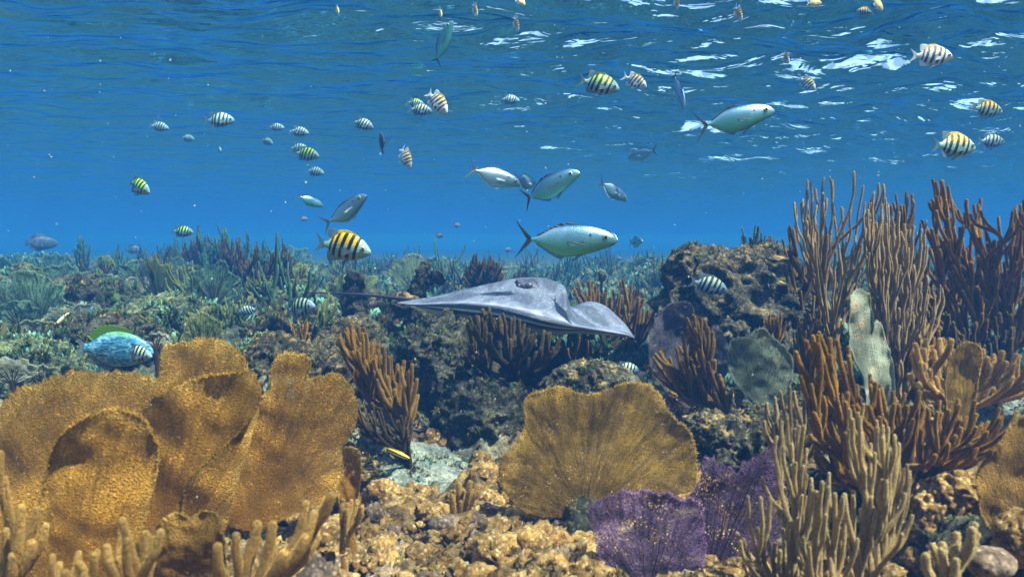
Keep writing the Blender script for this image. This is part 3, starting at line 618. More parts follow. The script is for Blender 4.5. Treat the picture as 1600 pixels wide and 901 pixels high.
rods('sea_rod', 'tall brown sea rod right of the stingray wing', 'sea rod', (945, 600), 3.42, [(895, 440), (912, 436), (940, 450), (962, 436), (990, 440), (1012, 465), (1030, 485), (1010, 530), (975, 560), (930, 530), (905, 480)], 120, .0088, M_brown, finger=.12, fuzz=.003, depth=.22, spread=.35, rbase=1.4, mind=8)
rods('sea_rod', 'bronze sea rod below the right stingray wing', 'sea rod', (905, 600), 2.75, [(868, 520), (890, 515), (930, 520), (925, 560), (890, 575), (870, 560)], 36, .0075, M_brown, finger=.10, depth=.15, spread=.3)
rods('sea_rod', 'small golden sea rod at the foot of the big rock', 'sea rod', (1212, 545), 2.6, [(1188, 505), (1200, 490), (1228, 484), (1232, 500), (1220, 525), (1195, 520)], 24, .0068, M_brown_near, finger=.09, depth=.08, spread=.3)
rods('sea_rod', 'thin brown sea rod between the sage fan and the pleated fan', 'sea rod', (1262, 600), 2.5, [(1240, 500), (1262, 482), (1285, 500), (1285, 540), (1255, 560), (1238, 540)], 36, .0068, M_brown, finger=.11, depth=.12, spread=.2)
rods('sea_rod', 'slim tan stalks right under the sage fan', 'sea rod', (1240, 730), 1.85, [(1190, 660), (1196, 610), (1235, 600), (1275, 640), (1285, 700), (1240, 690), (1200, 690)], 26, .0055, M_whip, finger=.13, depth=.1, spread=.15, fuzz=.002)
rods('sea_rod', 'fluffy gold sea rod in front of the dense whips', 'sea rod', (1440, 640), 2.2, [(1390, 560), (1410, 520), (1470, 515), (1490, 540), (1450, 580), (1400, 600)], 40, .008, M_brown_near, finger=.08, depth=.14, spread=.35)
# ---- centre
rods('sea_rod', 'dark branching sea rod directly under the stingray', 'sea rod', (795, 625), 2.45, [(718, 545), (725, 500), (752, 478), (785, 486), (812, 500), (835, 520), (872, 515), (880, 545), (850, 575), (815, 560), (780, 560), (740, 575)], 90, .0098, M_dark, finger=.09, depth=.16, spread=.42, rbase=1.7, mind=8)
rods('sea_rod', 'olive gold sea rod with curving arms left of centre', 'sea rod', (632, 690), 2.25, [(526, 530), (545, 488), (556, 500), (585, 530), (622, 560), (648, 570), (655, 610), (650, 640), (600, 620), (560, 610), (540, 560)], 85, .0080, M_brown, finger=.09, depth=.14, spread=.38, rbase=1.6, seg=9, fuzz=.002, mind=8)
rods('sea_rod', 'dark thin sea rod hanging over the shaded hollow', 'sea rod', (640, 735), 2.05, [(545, 640), (560, 620), (600, 640), (650, 650), (665, 640), (655, 680), (610, 690), (560, 680)], 40, .0050, M_dark, finger=.08, depth=.14, spread=.5, rbase=1.8)
rods('sea_rod', 'small bronze sea rod below the pale striped fish', 'sea rod', (475, 560), 2.7, [(438, 520), (450, 503), (480, 502), (485, 525), (462, 540)], 16, .0085, M_brown_near, finger=.08, depth=.08, spread=.5)
rods('sea_rod', 'three green stalks beside the pale striped fish', 'sea rod', (500, 520), 3.2, [(495, 470), (515, 455), (532, 462), (525, 485), (502, 495)], 7, .011, M_olive, finger=.16, depth=.06, spread=.35)
# ---- rocks
rock('reef_rock', 'big knobbly reef rock with orange growth on top, right of centre', (1040, 400, 1250, 570), 3.05, R_reef, 6, .22, 3.4, depth=.26, extra=[(1085, 425, 42, .0), (1195, 425, 45, .02), (1140, 520, 26, -.25), (1230, 500, 45, .05)])
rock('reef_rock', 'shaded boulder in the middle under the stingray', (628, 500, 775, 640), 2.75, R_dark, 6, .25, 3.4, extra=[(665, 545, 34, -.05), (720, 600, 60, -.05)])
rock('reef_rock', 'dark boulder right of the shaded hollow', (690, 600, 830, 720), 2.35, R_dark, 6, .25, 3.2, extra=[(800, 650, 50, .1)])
rock('reef_rock', 'dark ledge left of the shaded hollow', (395, 545, 560, 680), 2.55, R_reef, 6, .26, 3.4, extra=[(430, 560, 40, .05), (520, 590, 40, .0)])
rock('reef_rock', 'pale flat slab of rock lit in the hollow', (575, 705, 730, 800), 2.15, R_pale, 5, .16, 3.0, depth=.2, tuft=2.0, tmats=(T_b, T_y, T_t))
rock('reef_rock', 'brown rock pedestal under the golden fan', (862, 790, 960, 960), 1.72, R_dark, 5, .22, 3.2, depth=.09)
rock('reef_rock', 'crusty rock ledge between the golden fan and the sage fan', (1070, 655, 1230, 790), 2.05, R_reef, 6, .25, 3.4, extra=[(1100, 672, 26, -.05), (1190, 665, 30, 0)])
rock('reef_rock', 'gold topped rock at lower right beneath the brown bush', (1418, 760, 1540, 920), 1.55, R_warm, 6, .25, 3.2, extra=[(1500, 775, 36, -.02)])
rock('reef_rock', 'dark rock filling the bottom right corner', (1440, 810, 1640, 1000), 1.5, R_dark, 5, .22, 3.0)
rock('reef_rock', 'smooth grey brown knob in the bottom right corner', (1508, 853, 1585, 905), 1.2, R_knob, 5, .08, 1.6, soft=True, tuft=0)
rock('reef_rock', 'dark brown rock behind the cream stalks', (1240, 740, 1420, 900), 1.75, R_dark, 5, .22, 3.0)
rock('reef_rock', 'pinkish orange lump at the right edge', (1560, 800, 1640, 880), 1.3, R_warm, 5, .2, 3.0)
rock('reef_rock', 'olive rock bumps behind the small bronze rod', (500, 505, 600, 600), 2.9, R_reef, 5, .28, 3.2, extra=[(560, 520, 28, 0)])
rock('reef_rock', 'rounded rock at the right below the rust brown bush', (1480, 590, 1640, 700), 2.5, R_pale, 5, .2, 3.0)
rock('reef_rock', 'low crusty rock behind the golden fan top', (860, 570, 985, 640), 2.5, R_reef, 5, .25, 3.4, extra=[(930, 588, 22, -.05)])
def column(name, label, pts, D, mat, rads, seed=0., knob=()):
    mb = MB(); c = catmull([P(x, y, D) for x, y in pts], 40); r = np.interp(np.linspace(0, 1, 40), np.linspace(0, 1, len(rads)), rads)*D/F
    tube(mb, c, r, 36)
    for kp, kr in knob: lump(mb, P(kp[0], kp[1], D), (kr*D/F,)*3, 4, seed+kp[0], .25, 3)
    for v in mb.v: v += (v-np.mean(c, 0))*0+.016*np.stack([billow(v*14+s_+seed, 3)-.4 for s_ in (0, 5, 9)], -1)*D/3
    return tag(mb.build(name, mat, tuple(c[0])), label, 'dead coral')
column('dead_coral', 'thick brown coral stump with rounded head, left of the ray tail', [(552, 540), (550, 500), (548, 465), (550, 440)], 3.5, R_dark, [26, 20, 18, 15], 1.)
column('dead_coral', 'hooked brown coral stump with a side knob, behind the stingray', [(610, 540), (632, 500), (648, 465), (655, 435), (660, 420)], 3.6, R_dark, [30, 24, 18, 13, 9], 2., knob=[((680, 437), 9), ((672, 436), 9)])
column('dead_coral', 'olive lit coral arm sloping down right under the ray', [(610, 470), (640, 485), (668, 505), (685, 530)], 3.3, R_reef, [15, 17, 17, 20], 3.)
column('dead_coral', 'short dark coral stub between the two brown stumps', [(585, 520), (588, 490), (580, 470)], 3.9, R_dark, [26, 22, 16], 4.)

# ---- rubble crust over the near floor: nobody could count it
rs = np.random.default_rng(11); mb = MB(); cr = MB()
n_ = 0
while n_ < 2600:
    d = rs.uniform(1.15, 2.6)**1.0; x = rs.uniform(-.62, .62)*d*.95; y = d
    r = abs(rs.normal(0, .010))+.005
    if r > .045: continue
    z = gh(x, y)+r*.2
    lump(mb, (x, y, z), (r*rs.uniform(.8, 1.5), r*rs.uniform(.8, 1.4), r*rs.uniform(.6, 1.2)), 3 if r > .012 else 2, rs.uniform(0, 90), .75, rs.uniform(3, 5.5), oct=4, mat=int(rs.choice([0, 0, 0, 0, 0, 1]))); n_ += 1
o = mb.build('coral_rubble', [R_warm, R_knob, R_pale], (0, 1.6, .4)); tag(o, kind='stuff')

# ================================================================== left reef and far reef
def bushenv(px, top, wd, base, jag=.25, rs=rs):
    k_ = 13; h = base-top; pts = []; ph_ = rs.uniform(0, 6)
    for i in range(k_):
        u = i/(k_-1)*2-1; pts.append((px+u*wd*.5, top+h*(.02+.40*u*u+.22*(i % 2)+.12*math.sin(ph_+i*1.3))+rs.uniform(0, jag)*h*.5))
    pts += [(px+wd*.36, base-h*.25), (px-wd*.36, base-h*.25)]
    return pts
left = [  # centre px, top, width, base, D, n, r, material, words
 (128, 358, 34, 440, 5.5, 24, .014, M_teal, 'tall dark plume shaped sea rod alone on the left skyline'),
 (288, 362, 74, 440, 5.6, 44, .014, M_teal, 'blue green sea rod under the bright green striped fish'),
 (340, 350, 84, 450, 5.2, 80, .014, M_teal, 'bushy blue green sea rod, tallest of the left skyline clump'),
 (388, 358, 66, 450, 5.8, 54, .014, M_teal, 'feathery blue green sea rod right of the tallest left clump'),
 (402, 382, 70, 460, 4.6, 54, .012, M_dark, 'dark olive sea rod in front of the left skyline clump'),
 (442, 380, 54, 455, 4.8, 34, .012, M_dark, 'dark forked sea rod at the right end of the left clump'),
 (262, 400, 60, 450, 5.2, 40, .013, M_teal, 'low teal sea rod at the left foot of the skyline clump'),
 (225, 395, 40, 440, 6.5, 26, .014, M_teal, 'hazy teal sea rod between the lone plume and the clump'),
 (405, 425, 50, 470, 4.3, 34, .011, M_olive, 'yellow green sea rod below the skyline clump'),
 (365, 458, 80, 540, 3.6, 40, .012, M_olive, 'light green sea rod with upright stalks left of the small blue fish'),
 (248, 445, 44, 505, 4.4, 18, .011, M_olive, 'thin green stalks left of the round grey fan'),
 (288, 505, 46, 560, 3.2, 12, .010, M_olive, 'yellow tipped green stalks above the pale teal fan'),
 (60, 400, 60, 450, 6.0, 30, .014, M_teal, 'low teal sea rod far left under the dark fish shape'),
 (20, 395, 50, 440, 6.6, 26, .014, M_teal, 'hazy sea rod at the far left skyline edge'),
 (180, 405, 50, 455, 5.6, 34, .012, M_olive, 'green sea rod just right of the lone plume'),
 (95, 430, 60, 490, 4.6, 34, .011, M_dark, 'dark low sea rod in the left reef jumble'),
 (470, 410, 34, 450, 6.2, 20, .013, M_teal, 'small teal sea rod left of the two pale round fans'),
 (500, 440, 40, 480, 5.2, 20, .012, M_teal, 'small green sea rod above the ray tail'),
 (330, 420, 60, 470, 4.8, 36, .012, M_teal, 'teal sea rod behind the round grey fan'),
 (30, 505, 80, 580, 3.1, 44, .009, M_olive, 'mossy green sea rod at the left edge'),
 (70, 470, 70, 530, 3.8, 40, .009, M_teal, 'mossy teal sea rod left of the tiny yellow fish'),
 (165, 455, 60, 510, 4.2, 36, .010, M_teal, 'brushy teal sea rod in the middle of the left jumble'),
 (310, 356, 60, 445, 5.4, 60, .014, M_dark, 'dark bush filling the left half of the skyline clump'),
 (362, 366, 60, 445, 4.9, 60, .012, M_dark, 'dark brushy sea rod just right of the tallest left bush'),
 (425, 374, 60, 450, 5.3, 50, .013, M_teal, 'blue green bush at the right end of the skyline clump'),
 (240, 392, 50, 445, 5.2, 40, .013, M_dark, 'small dark bush at the left end of the skyline clump'),
 (185, 385, 44, 440, 5.6, 34, .013, M_teal, 'pale teal bush between lone plume and skyline clump'),
 (900, 405, 40, 450, 6.2, 34, .014, M_teal, 'low teal bush close behind the stingray crest'),
 (756, 393, 76, 460, 4.4, 64, .013, M_dark, 'dark purple brown sea rod standing behind the stingray'),
 (815, 415, 26, 450, 4.9, 12, .011, M_dark, 'small dark twigs right behind the stingray back'),
 (568, 398, 56, 440, 8.5, 34, .018, M_teal, 'faded blue sea rod below the big striped fish'),
 (602, 412, 74, 455, 9.5, 34, .018, M_teal, 'faded blue green bush above the round teal fan'),
 (692, 410, 64, 455, 8.0, 34, .018, M_teal, 'faded green bush right of the hooked stump'),
 (725, 420, 40, 450, 7.5, 26, .018, M_teal, 'faded green bush left of the dark purple brown rod'),
 (590, 425, 40, 450, 7.0, 20, .016, M_teal, 'hazy low bush between the two brown stumps'),
 (922, 395, 60, 450, 6.8, 30, .016, M_teal, 'teal sea rod behind the jaw of the stingray'),
 (960, 398, 64, 455, 7.2, 36, .016, M_teal, 'blue green bush under the small head on fish'),
 (1008, 384, 60, 450, 7.4, 34, .018, M_teal, 'faded blue bush left of the green rod by the big rock'),
 (1035, 400, 70, 470, 5.2, 44, .013, M_olive, 'pale green sea rod left of the big rock'),
 (985, 425, 50, 480, 5.6, 34, .014, M_teal, 'low teal sea rod behind the tall brown one'),
 (870, 425, 60, 455, 7.0, 34, .016, M_teal, 'hazy low bush right of the ray eye'),
 (1178, 352, 50, 405, 3.6, 32, .008, M_olive, 'yellow green sea rod growing behind the top of the big rock'),
 (1205, 368, 30, 410, 3.2, 20, .008, M_brown_near, 'little golden rod on top of the big rock'),
 (540, 455, 40, 500, 4.6, 16, .012, M_teal, 'teal stalks left of the round headed stump'),
]
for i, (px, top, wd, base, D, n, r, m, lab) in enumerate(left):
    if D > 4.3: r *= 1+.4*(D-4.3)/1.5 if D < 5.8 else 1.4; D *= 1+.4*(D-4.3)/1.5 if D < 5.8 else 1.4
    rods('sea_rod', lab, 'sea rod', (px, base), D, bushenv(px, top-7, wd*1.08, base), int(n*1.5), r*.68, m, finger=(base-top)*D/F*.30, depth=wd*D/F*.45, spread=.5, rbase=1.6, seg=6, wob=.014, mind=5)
def roundfan(label, px, py, w_, h_, D, mat, seed, yaw=0., lumpy=.12, **kw):
    a = np.linspace(-125, 125, 19); r2 = np.random.default_rng(int(seed*10))
    ol = []
    for t in a:
        q = math.radians(t); k_ = 1+r2.normal()*lumpy; ol.append((px+math.sin(q)*w_*.5*k_, py+h_*.5-math.cos(q)*h_*.5*k_-h_*.02))
    return fan('sea_fan', label, (px, py+h_), D, ol, mat, yaw=yaw, seed=seed, ruffle=kw.pop('ruffle', .004), ribs=kw.pop('ribs', 7), ribr=.0013*D, ribmat=M_dark, fringe=.006*D/3, jit=.03, ns=110, nr=26, **kw)
for (lab, px, py, w_, h_, D, m, yaw) in [
 ('round grey teal sea fan in the left reef', 335, 415, 78, 62, 4.2, F_teal, 0),
 ('round lime sea fan, lower of the pale pair above the ray tail', 466, 434, 34, 30, 4.5, F_lime, 0),
 ('lumpy pale yellow sea fan, upper of the pale pair above the ray tail', 470, 411, 22, 26, 4.8, F_lime, .3),
 ('big pale turquoise fan under the far left fish shape', 95, 415, 70, 40, 4.9, F_teal, .2),
 ('turquoise fan sheet left of the lone plume', 118, 440, 50, 40, 4.3, F_teal, -.3),
 ('yellowish fan right of the lone plume', 165, 402, 30, 26, 5.4, F_lime, 0),
 ('pale green fan wedge above the orange fan right side', 255, 470, 60, 44, 3.7, F_teal, .3),
 ('cream fan scrap right of the blue and yellow fish', 245, 520, 36, 26, 2.7, F_cream, .2),
 ('bright teal fan at the left edge', 12, 440, 60, 44, 4.0, F_teal, .2),
 ('yellow tipped fan over the ledge left of the stumps', 445, 488, 34, 34, 3.5, F_lime, -.3),
 ('sage fan at the left edge above the mossy rods', 30, 470, 70, 40, 3.5, F_teal, -.2),
 ('soft green fan in front of the mossy teal rod', 200, 500, 70, 40, 3.2, F_teal, .1),
 ('pale teal round sea fan between the two brown stumps', 588, 441, 60, 46, 5.6, F_teal, 0),
 ('small faded teal fan left of the hooked stump', 617, 438, 26, 22, 7.4, F_teal, 0),
 ('pale teal sea fan with yellow edge behind the orange fan top', 318, 494, 66, 62, 2.9, F_lime, 0),
 ('yellow cream curled fan above the light green rod', 412, 520, 34, 34, 3.2, F_lime, .5),
 ('soft green fan under the pale striped fish', 425, 515, 60, 70, 3.4, F_teal, -.2),
 ('bright cream yellow fan cluster far left', 40, 412, 50, 26, 4.6, F_lime, .2),
 ('broad green brown fan in the left reef middle', 215, 408, 60, 44, 5.0, F_teal, 0),
 ('pale green flat fan above the blue and yellow fish', 150, 425, 60, 44, 4.4, F_teal, .3),
 ('sage fan behind the tiny yellow fish', 125, 475, 80, 36, 3.6, F_sage, .3),
 ('olive fan left of the blue and yellow fish', 60, 500, 90, 44, 3.3, F_sage, -.3),
 ('pale fan leaf at the left edge over the orange fan', 20, 560, 60, 40, 2.4, F_cream, .3),
 ('green leafy fan under the dark purple fish', 70, 570, 60, 30, 2.5, F_sage, -.4),
 ('tiny white fan behind the tall brown rod', 940, 423, 16, 18, 4.6, F_cream, 0),
 ('pale blue grey fan behind the tall sparse whip', 1345, 385, 50, 50, 5.0, F_teal, 0),
 ('faded sage fan in the gap below the ray wing', 862, 540, 50, 50, 3.3, F_teal, 0),
 ('grey fan behind the striped fish hiding right of the golden fan', 990, 550, 60, 50, 3.2, F_mauve, 0),
 ('greenish fan low at the right below the pleated fan', 1400, 625, 44, 44, 1.95, F_sage, .2)]:
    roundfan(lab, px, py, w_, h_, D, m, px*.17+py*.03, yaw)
# rocks of the left and far reef
for (lab, b_, D, m) in [
 ('mossy green rock at the left edge', (-60, 430, 70, 520), 4.3, R_teal), ('dark rock behind the tiny yellow fish', (60, 440, 200, 520), 4.1, R_dark),
 ('brown green rock above the orange fan top', (190, 470, 330, 560), 3.5, R_teal), ('leafy green rock left of the blue and yellow fish', (-30, 540, 120, 640), 2.7, R_teal),
 ('dark rock just over the blue and yellow fish', (90, 500, 240, 580), 3.1, R_dark), ('dark low rock in the middle of the left reef', (230, 430, 380, 500), 4.7, R_dark),
 ('yellow green crusted rock right of the pale teal fan', (370, 535, 440, 590), 3.0, R_teal), ('teal rock under the round lime fan', (430, 455, 520, 510), 4.4, R_teal),
 ('faded rounded coral head left of the big rock', (975, 415, 1060, 480), 6.2, R_teal), ('faded coral head behind the ray back', (840, 425, 910, 460), 7.5, R_teal),
 ('low far rock at the left horizon', (0, 405, 120, 440), 7.5, R_teal), ('low far rock under the left skyline clump', (250, 425, 420, 480), 5.6, R_teal),
 ('lumpy yellow lit rock under the light green rod', (400, 490, 520, 560), 3.4, R_reef), ('lit rock left of the hooked stump', (560, 470, 650, 540), 3.9, R_reef),
 ('teal grey rock under the left orange fan rim', (400, 590, 470, 660), 2.3, R_pale), ('round green rock in the far right gap', (1300, 470, 1420, 600), 3.4, R_teal)]:
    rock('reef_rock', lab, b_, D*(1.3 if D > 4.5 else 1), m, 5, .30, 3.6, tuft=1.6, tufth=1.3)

# many small soft corals nobody could tell apart, dotted over the distant reef
rs = np.random.default_rng(5)
def dots(n, x0, x1, y0, y1, kind, label, group):
    for q in range(n):
        px = rs.uniform(x0, x1); t = rs.uniform(0, 1); D = y0*(y1/y0)**t
        gz_ = gh((px-800)/F*D, D); py = 385-(gz_-CAMZ)/D*F
        h = rs.uniform(.18, .52); hp = h*F/D; wp = hp*rs.uniform(.7, 1.2)
        if kind == 'rod': rods('sea_rod', label, 'sea rod', (px, py), D, bushenv(px, py-hp, wp, py, rs=rs), int(rs.uniform(14, 26)), rs.uniform(.006, .010), [M_teal, M_teal, M_olive, M_dark][rs.integers(4)], finger=h*.35, depth=wp*D/F*.45, spread=.4, rbase=1.5, seg=5, wob=.01, mind=4, group=group, seed=int(rs.integers(1e6)))
        else: roundfan(label, px, py-hp*.6, wp*.8, hp*.6, D, [F_teal, F_teal, F_sage, F_lime][rs.integers(4)], rs.uniform(1, 90), rs.uniform(-.8, .8), .13, group=group, cat='sea fan')
dots(34, 0, 560, 4.0, 9.5, 'rod', 'small sea rod, one of many alike dotting the left reef', 'small sea rods dotting the left reef')
dots(14, 0, 560, 3.6, 7.5, 'fan', 'small pale sea fan, one of many alike on the left reef', 'small sea fans dotting the left reef')
dots(26, 560, 1060, 5.5, 11, 'rod', 'small faded sea rod, one of many alike behind the stingray', 'small faded sea rods behind the stingray')
dots(8, 560, 1060, 5.0, 9, 'fan', 'small faded sea fan, one of several alike behind the stingray', 'small faded sea fans behind the stingray')
dots(12, 1250, 1600, 4.5, 9, 'rod', 'small faded sea rod, one of several alike behind the right whips', 'small faded sea rods behind the right whips')
# turf of little algae tufts over rock and floor
def turf(name, n, x_, y_, hgt, mats, seed, pw=.35):
    rs = np.random.default_rng(seed); mb = MB()
    D = y_[0]*(y_[1]/y_[0])**rs.uniform(0, 1, n); px = rs.uniform(x_[0], x_[1], n); X_ = (px-800)/F*D
    z = ground_h(X_, D)+ground_fine(X_, D)-.004; keep = noise(v3(X_*3, D*3, seed)) > -.15; X_, D, z = X_[keep], D[keep], z[keep]
    tufts(mb, np.stack([X_, D, z], -1), hgt*(D/4)**pw, len(mats), rs)
    return tag(mb.build(name, mats, (0, 3, .4)), kind='stuff')
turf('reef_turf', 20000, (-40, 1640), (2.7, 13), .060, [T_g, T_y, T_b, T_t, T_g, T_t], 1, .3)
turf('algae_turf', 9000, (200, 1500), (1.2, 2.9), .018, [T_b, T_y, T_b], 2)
# drifting specks
mb = MB(); v_, f_ = ICO[1]
for q in range(420):
    D = 1.0*8**rs.uniform(0, 1); py = rs.uniform(20, 880)
    c_ = P(rs.uniform(0, 1600), py, D)
    if c_[2] > SURF-.25 or c_[2] < .5: continue
    mb.add(v_*rs.uniform(.0006, .0016)*(D/2)**.5*rs.uniform(.6, 1.4, 3)+c_, tris=f_)
k = NT('speck'); o = mb.build('drifting_specks', k.surf(k.pbsdf((.75, .75, .65), .8)), (0, 2, 1)); tag(o, kind='stuff')
# ================================================================== fish
def fish_body(mb, prof, wid, cx=None, nr=44, ns=26, xp=-.3, pw=1.15):
    """prof: rows x, top z, bottom z (nose first); wid: rows x, half width"""
    pr = np.array(prof)[::-1]; wd = np.array(wid)[::-1]
    u = np.linspace(0, 1, nr); x = pr[-1, 0]-(pr[-1, 0]-pr[0, 0])*(1-np.cos(u*math.pi*.5))**.9
    cs = catmull(pr, 200); cs = cs[np.argsort(cs[:, 0])]; cw = catmull(wd, 200); cw = cw[np.argsort(cw[:, 0])]
    top = np.interp(x, cs[:, 0], cs[:, 1]); bot = np.interp(x, cs[:, 0], cs[:, 2]); w_ = np.interp(x, cw[:, 0], cw[:, 1])
    th = np.linspace(0, 2*math.pi, ns, endpoint=False)
    zc = (top+bot)/2; zr = (top-bot)/2
    c, s = np.cos(th), np.sin(th)
    Y = w_[:, None]*(np.sign(c)*np.abs(c)**pw)[None]; Z = zc[:, None]+zr[:, None]*s[None]; Xx = np.repeat(x[:, None], ns, 1)
    v = np.stack([Xx, Y, Z], -1)
    mb.add(v, grid_quads(nr, ns, True), attr=v.reshape(-1, 3))
    for k_, sg in ((0, 1), (nr-1, -1)):
        cp = v[k_].mean(0); r_ = np.arange(ns); ring = v[k_]
        tri = np.stack([np.full(ns, ns), r_ if sg < 0 else (r_+1) % ns, (r_+1) % ns if sg < 0 else r_], -1)
        mb.add(np.vstack([ring, cp[None]]), tris=tri, attr=np.vstack([ring, cp[None]]))
def fin(mb, base, tip, y0=0., yt=0., th=.007, nu=18, nv=7, mat=1, rag=.0):
    """thin wedge between a base line and an outer line (x,z points)"""
    b = catmull(base, nu); t = catmull(tip, nu); v_ = np.linspace(0, 1, nv)[:, None, None]
    p = b[None]*(1-v_)+t[None]*v_
    if rag: p[-1, ::2] += (b-t)[::2]*rag
    y = y0+(yt-y0)*np.linspace(0, 1, nv)[:, None]+np.zeros((1, nu)); tt = th*(1-.85*np.linspace(0, 1, nv))[:, None]*np.sin(np.linspace(.15, math.pi-.15, nu))[None]**.4
    A = np.stack([p[..., 0], y-tt, p[..., 1]], -1); B_ = np.stack([p[..., 0], y+tt, p[..., 1]], -1)
    n = nu*nv; q = grid_quads(nv, nu); i = np.arange(nu-1); L = (nv-1)*nu; r_ = np.arange(nv-1)*nu
    qq = np.concatenate([q, q[:, ::-1]+n, np.stack([L+i, L+i+1, n+L+i+1, n+L+i], -1), np.stack([r_+nu, r_, n+r_, n+r_+nu], -1), np.stack([r_+nu-1, r_+2*nu-1, n+r_+2*nu-1, n+r_+nu-1], -1)])
    vv = np.concatenate([A.reshape(-1, 3), B_.reshape(-1, 3)])
    mb.add(vv, qq, attr=vv, mat=mat)
def bendv(mb, b):
    for v in mb.v:
        m = np.minimum(v[:, 0]-.12, 0); v[:, 1] += b*m*m; v[:, 0] += abs(b)*.25*m*m
def eye_mesh(r, ring):
    mb = MB(); v, f = ICO[3]; vv = v*(r, r*.45, r); mb.add(vv, tris=f, attr=v)
    o = mb.build('eye', ring, local=True); me = o.data; bpy.data.objects.remove(o); return me
k = NT('fish_eye'); p = k.sep(k.par())
rr_ = k.math('SQRT', k.math('ADD', k.math('MULTIPLY', p[0], p[0]), k.math('MULTIPLY', p[2], p[2])))
M_eye = k.surf(k.pbsdf(k.ramp(rr_, [(0, (.004, .004, .004)), (.60, (.004, .004, .004)), (.66, (.75, .70, .35)), (.80, (.55, .60, .45)), (.93, (.05, .06, .06))]), .15, None, .6))
def mat_striped(name, yel, body, belly, bar=(.006, .006, .012), dim=1.0):
    k = NT(name); p = k.sep(k.par()); x, y, z = p
    xs_ = k.math('SUBTRACT', x, k.math('MULTIPLY', z, .20)); xs_ = k.math('ADD', xs_, k.math('MULTIPLY', k.math('SUBTRACT', k.noise(k.par(), 14, 2), .5), .02))
    st = []; 
    for c_, h_ in ((-.196, .020), (-.108, .028), (.018, .033), (.148, .031), (.262, .025)):
        st += [(c_-h_+.5-.004, 0.0), (c_-h_+.5+.003, 1.0), (c_+h_+.5-.003, 1.0), (c_+h_+.5+.004, 0.0)]
    bars = k.ramp(k.math('ADD', xs_, .5), st)
    bars = k.math('MULTIPLY', bars, k.ramp(k.math('ADD', z, .5), [(.29, 0.0), (.35, 1.0)]))
    zz = k.math('ADD', k.math('ADD', z, .5), k.math('MULTIPLY', k.noise(k.par(), 9, 3), .06))
    c = k.ramp(zz, [(.32, belly), (.52, body), (.70, body)])
    ym = k.math('MULTIPLY', k.ramp(zz, [(.55, 0.0), (.62, 1.0)]), k.ramp(k.math('ADD', x, .5), [(.24, 0.0), (.34, 1.0), (.76, 1.0), (.86, 0.0)]))
    c = k.mix(ym, c, yel)
    c = k.mix(k.ramp(k.math('ADD', x, .5), [(.78, 0.0), (.9, .5)]), c, tuple(v*.6 for v in body))
    c = k.mix(bars, c, bar)
    mm = k.math('MULTIPLY', k.math('LESS_THAN', k.math('ABSOLUTE', k.math('ADD', z, k.math('MULTIPLY', k.math('SUBTRACT', .5, x), -.25, 0))), .004), k.math('GREATER_THAN', x, .455))
    c = k.mix(k.math('MULTIPLY', mm, .8), c, (.02, .03, .03))
    sc_ = k.vor(k.vmul(k.par(), (1, .3, 1)), 55)
    gx = k.math('SUBTRACT', x, .20); gr = k.math('SQRT', k.math('ADD', k.math('MULTIPLY', gx, gx), k.math('MULTIPLY', z, z)))
    gill = k.ramp(gr, [(.105, 0.0), (.115, 1.0), (.125, 0.0)]); gill = k.math('MULTIPLY', gill, k.math('GREATER_THAN', k.math('MULTIPLY', gx, 1.0), -.3))
    n = k.bump(k.math('SUBTRACT', k.math('MULTIPLY', sc_, .5), k.math('MULTIPLY', gill, .0)), .35, .012)
    return k.surf(k.pbsdf(c, .38, n, .5))
def mat_fin(name, col, edge, tr=.35, al=.25):
    k = NT(name); p = k.sep(k.par())
    r = k.math('SINE', k.math('MULTIPLY', k.math('ADD', p[2], k.math('MULTIPLY', p[0], .15)), 240))
    c = k.mix(k.ramp(k.math('ADD', k.math('MULTIPLY', r, .5), .5), [(.2, 0.0), (.8, .5)]), col, edge)
    s = k.mixs(tr, k.pbsdf(c, .5, k.bump(r, .3, .004)), k.n('ShaderNodeBsdfTranslucent', i_Color=c).outputs[0])
    return k.surf(k.mixs(al, s, k.n('ShaderNodeBsdfTransparent').outputs[0]))
def mat_silver(name, back, side, belly, dark=(.02, .02, .025)):
    k = NT(name); p = k.sep(k.par()); x, y, z = p
    zz = k.math('ADD', k.math('ADD', z, .5), k.math('MULTIPLY', k.noise(k.par(), 6, 3), .03))
    c = k.ramp(zz, [(.36, belly), (.47, belly), (.57, side), (.62, side), (.66, back)])
    dx = k.math('SUBTRACT', x, .235); dz = k.math('SUBTRACT', z, .062)
    sp = k.math('LESS_THAN', k.math('ADD', k.math('MULTIPLY', dx, dx), k.math('MULTIPLY', dz, dz)), .00016)
    c = k.mix(k.math('MULTIPLY', sp, .9), c, dark)
    mm = k.math('MULTIPLY', k.math('LESS_THAN', k.math('ABSOLUTE', k.math('SUBTRACT', k.math('ADD', z, .005), k.math('MULTIPLY', k.math('SUBTRACT', x, .5), .45))), .0035), k.math('GREATER_THAN', x, .445))
    c = k.mix(k.math('MULTIPLY', mm, .8), c, dark)
    gx = k.math('SUBTRACT', x, .36); gr = k.math('SQRT', k.math('ADD', k.math('MULTIPLY', gx, gx), k.math('MULTIPLY', z, z)))
    gl_ = k.math('MULTIPLY', k.ramp(gr, [(.118, 0.0), (.125, 1.0), (.134, 0.0)]), k.math('LESS_THAN', x, .36))
    c = k.mix(k.math('MULTIPLY', gl_, .35), c, tuple(v*.4 for v in side))
    n = k.bump(k.vor(k.vmul(k.par(), (1, .3, 1)), 90), .2, .006)
    return k.surf(k.pbsdf(c, .30, n, .6, metal=.80))

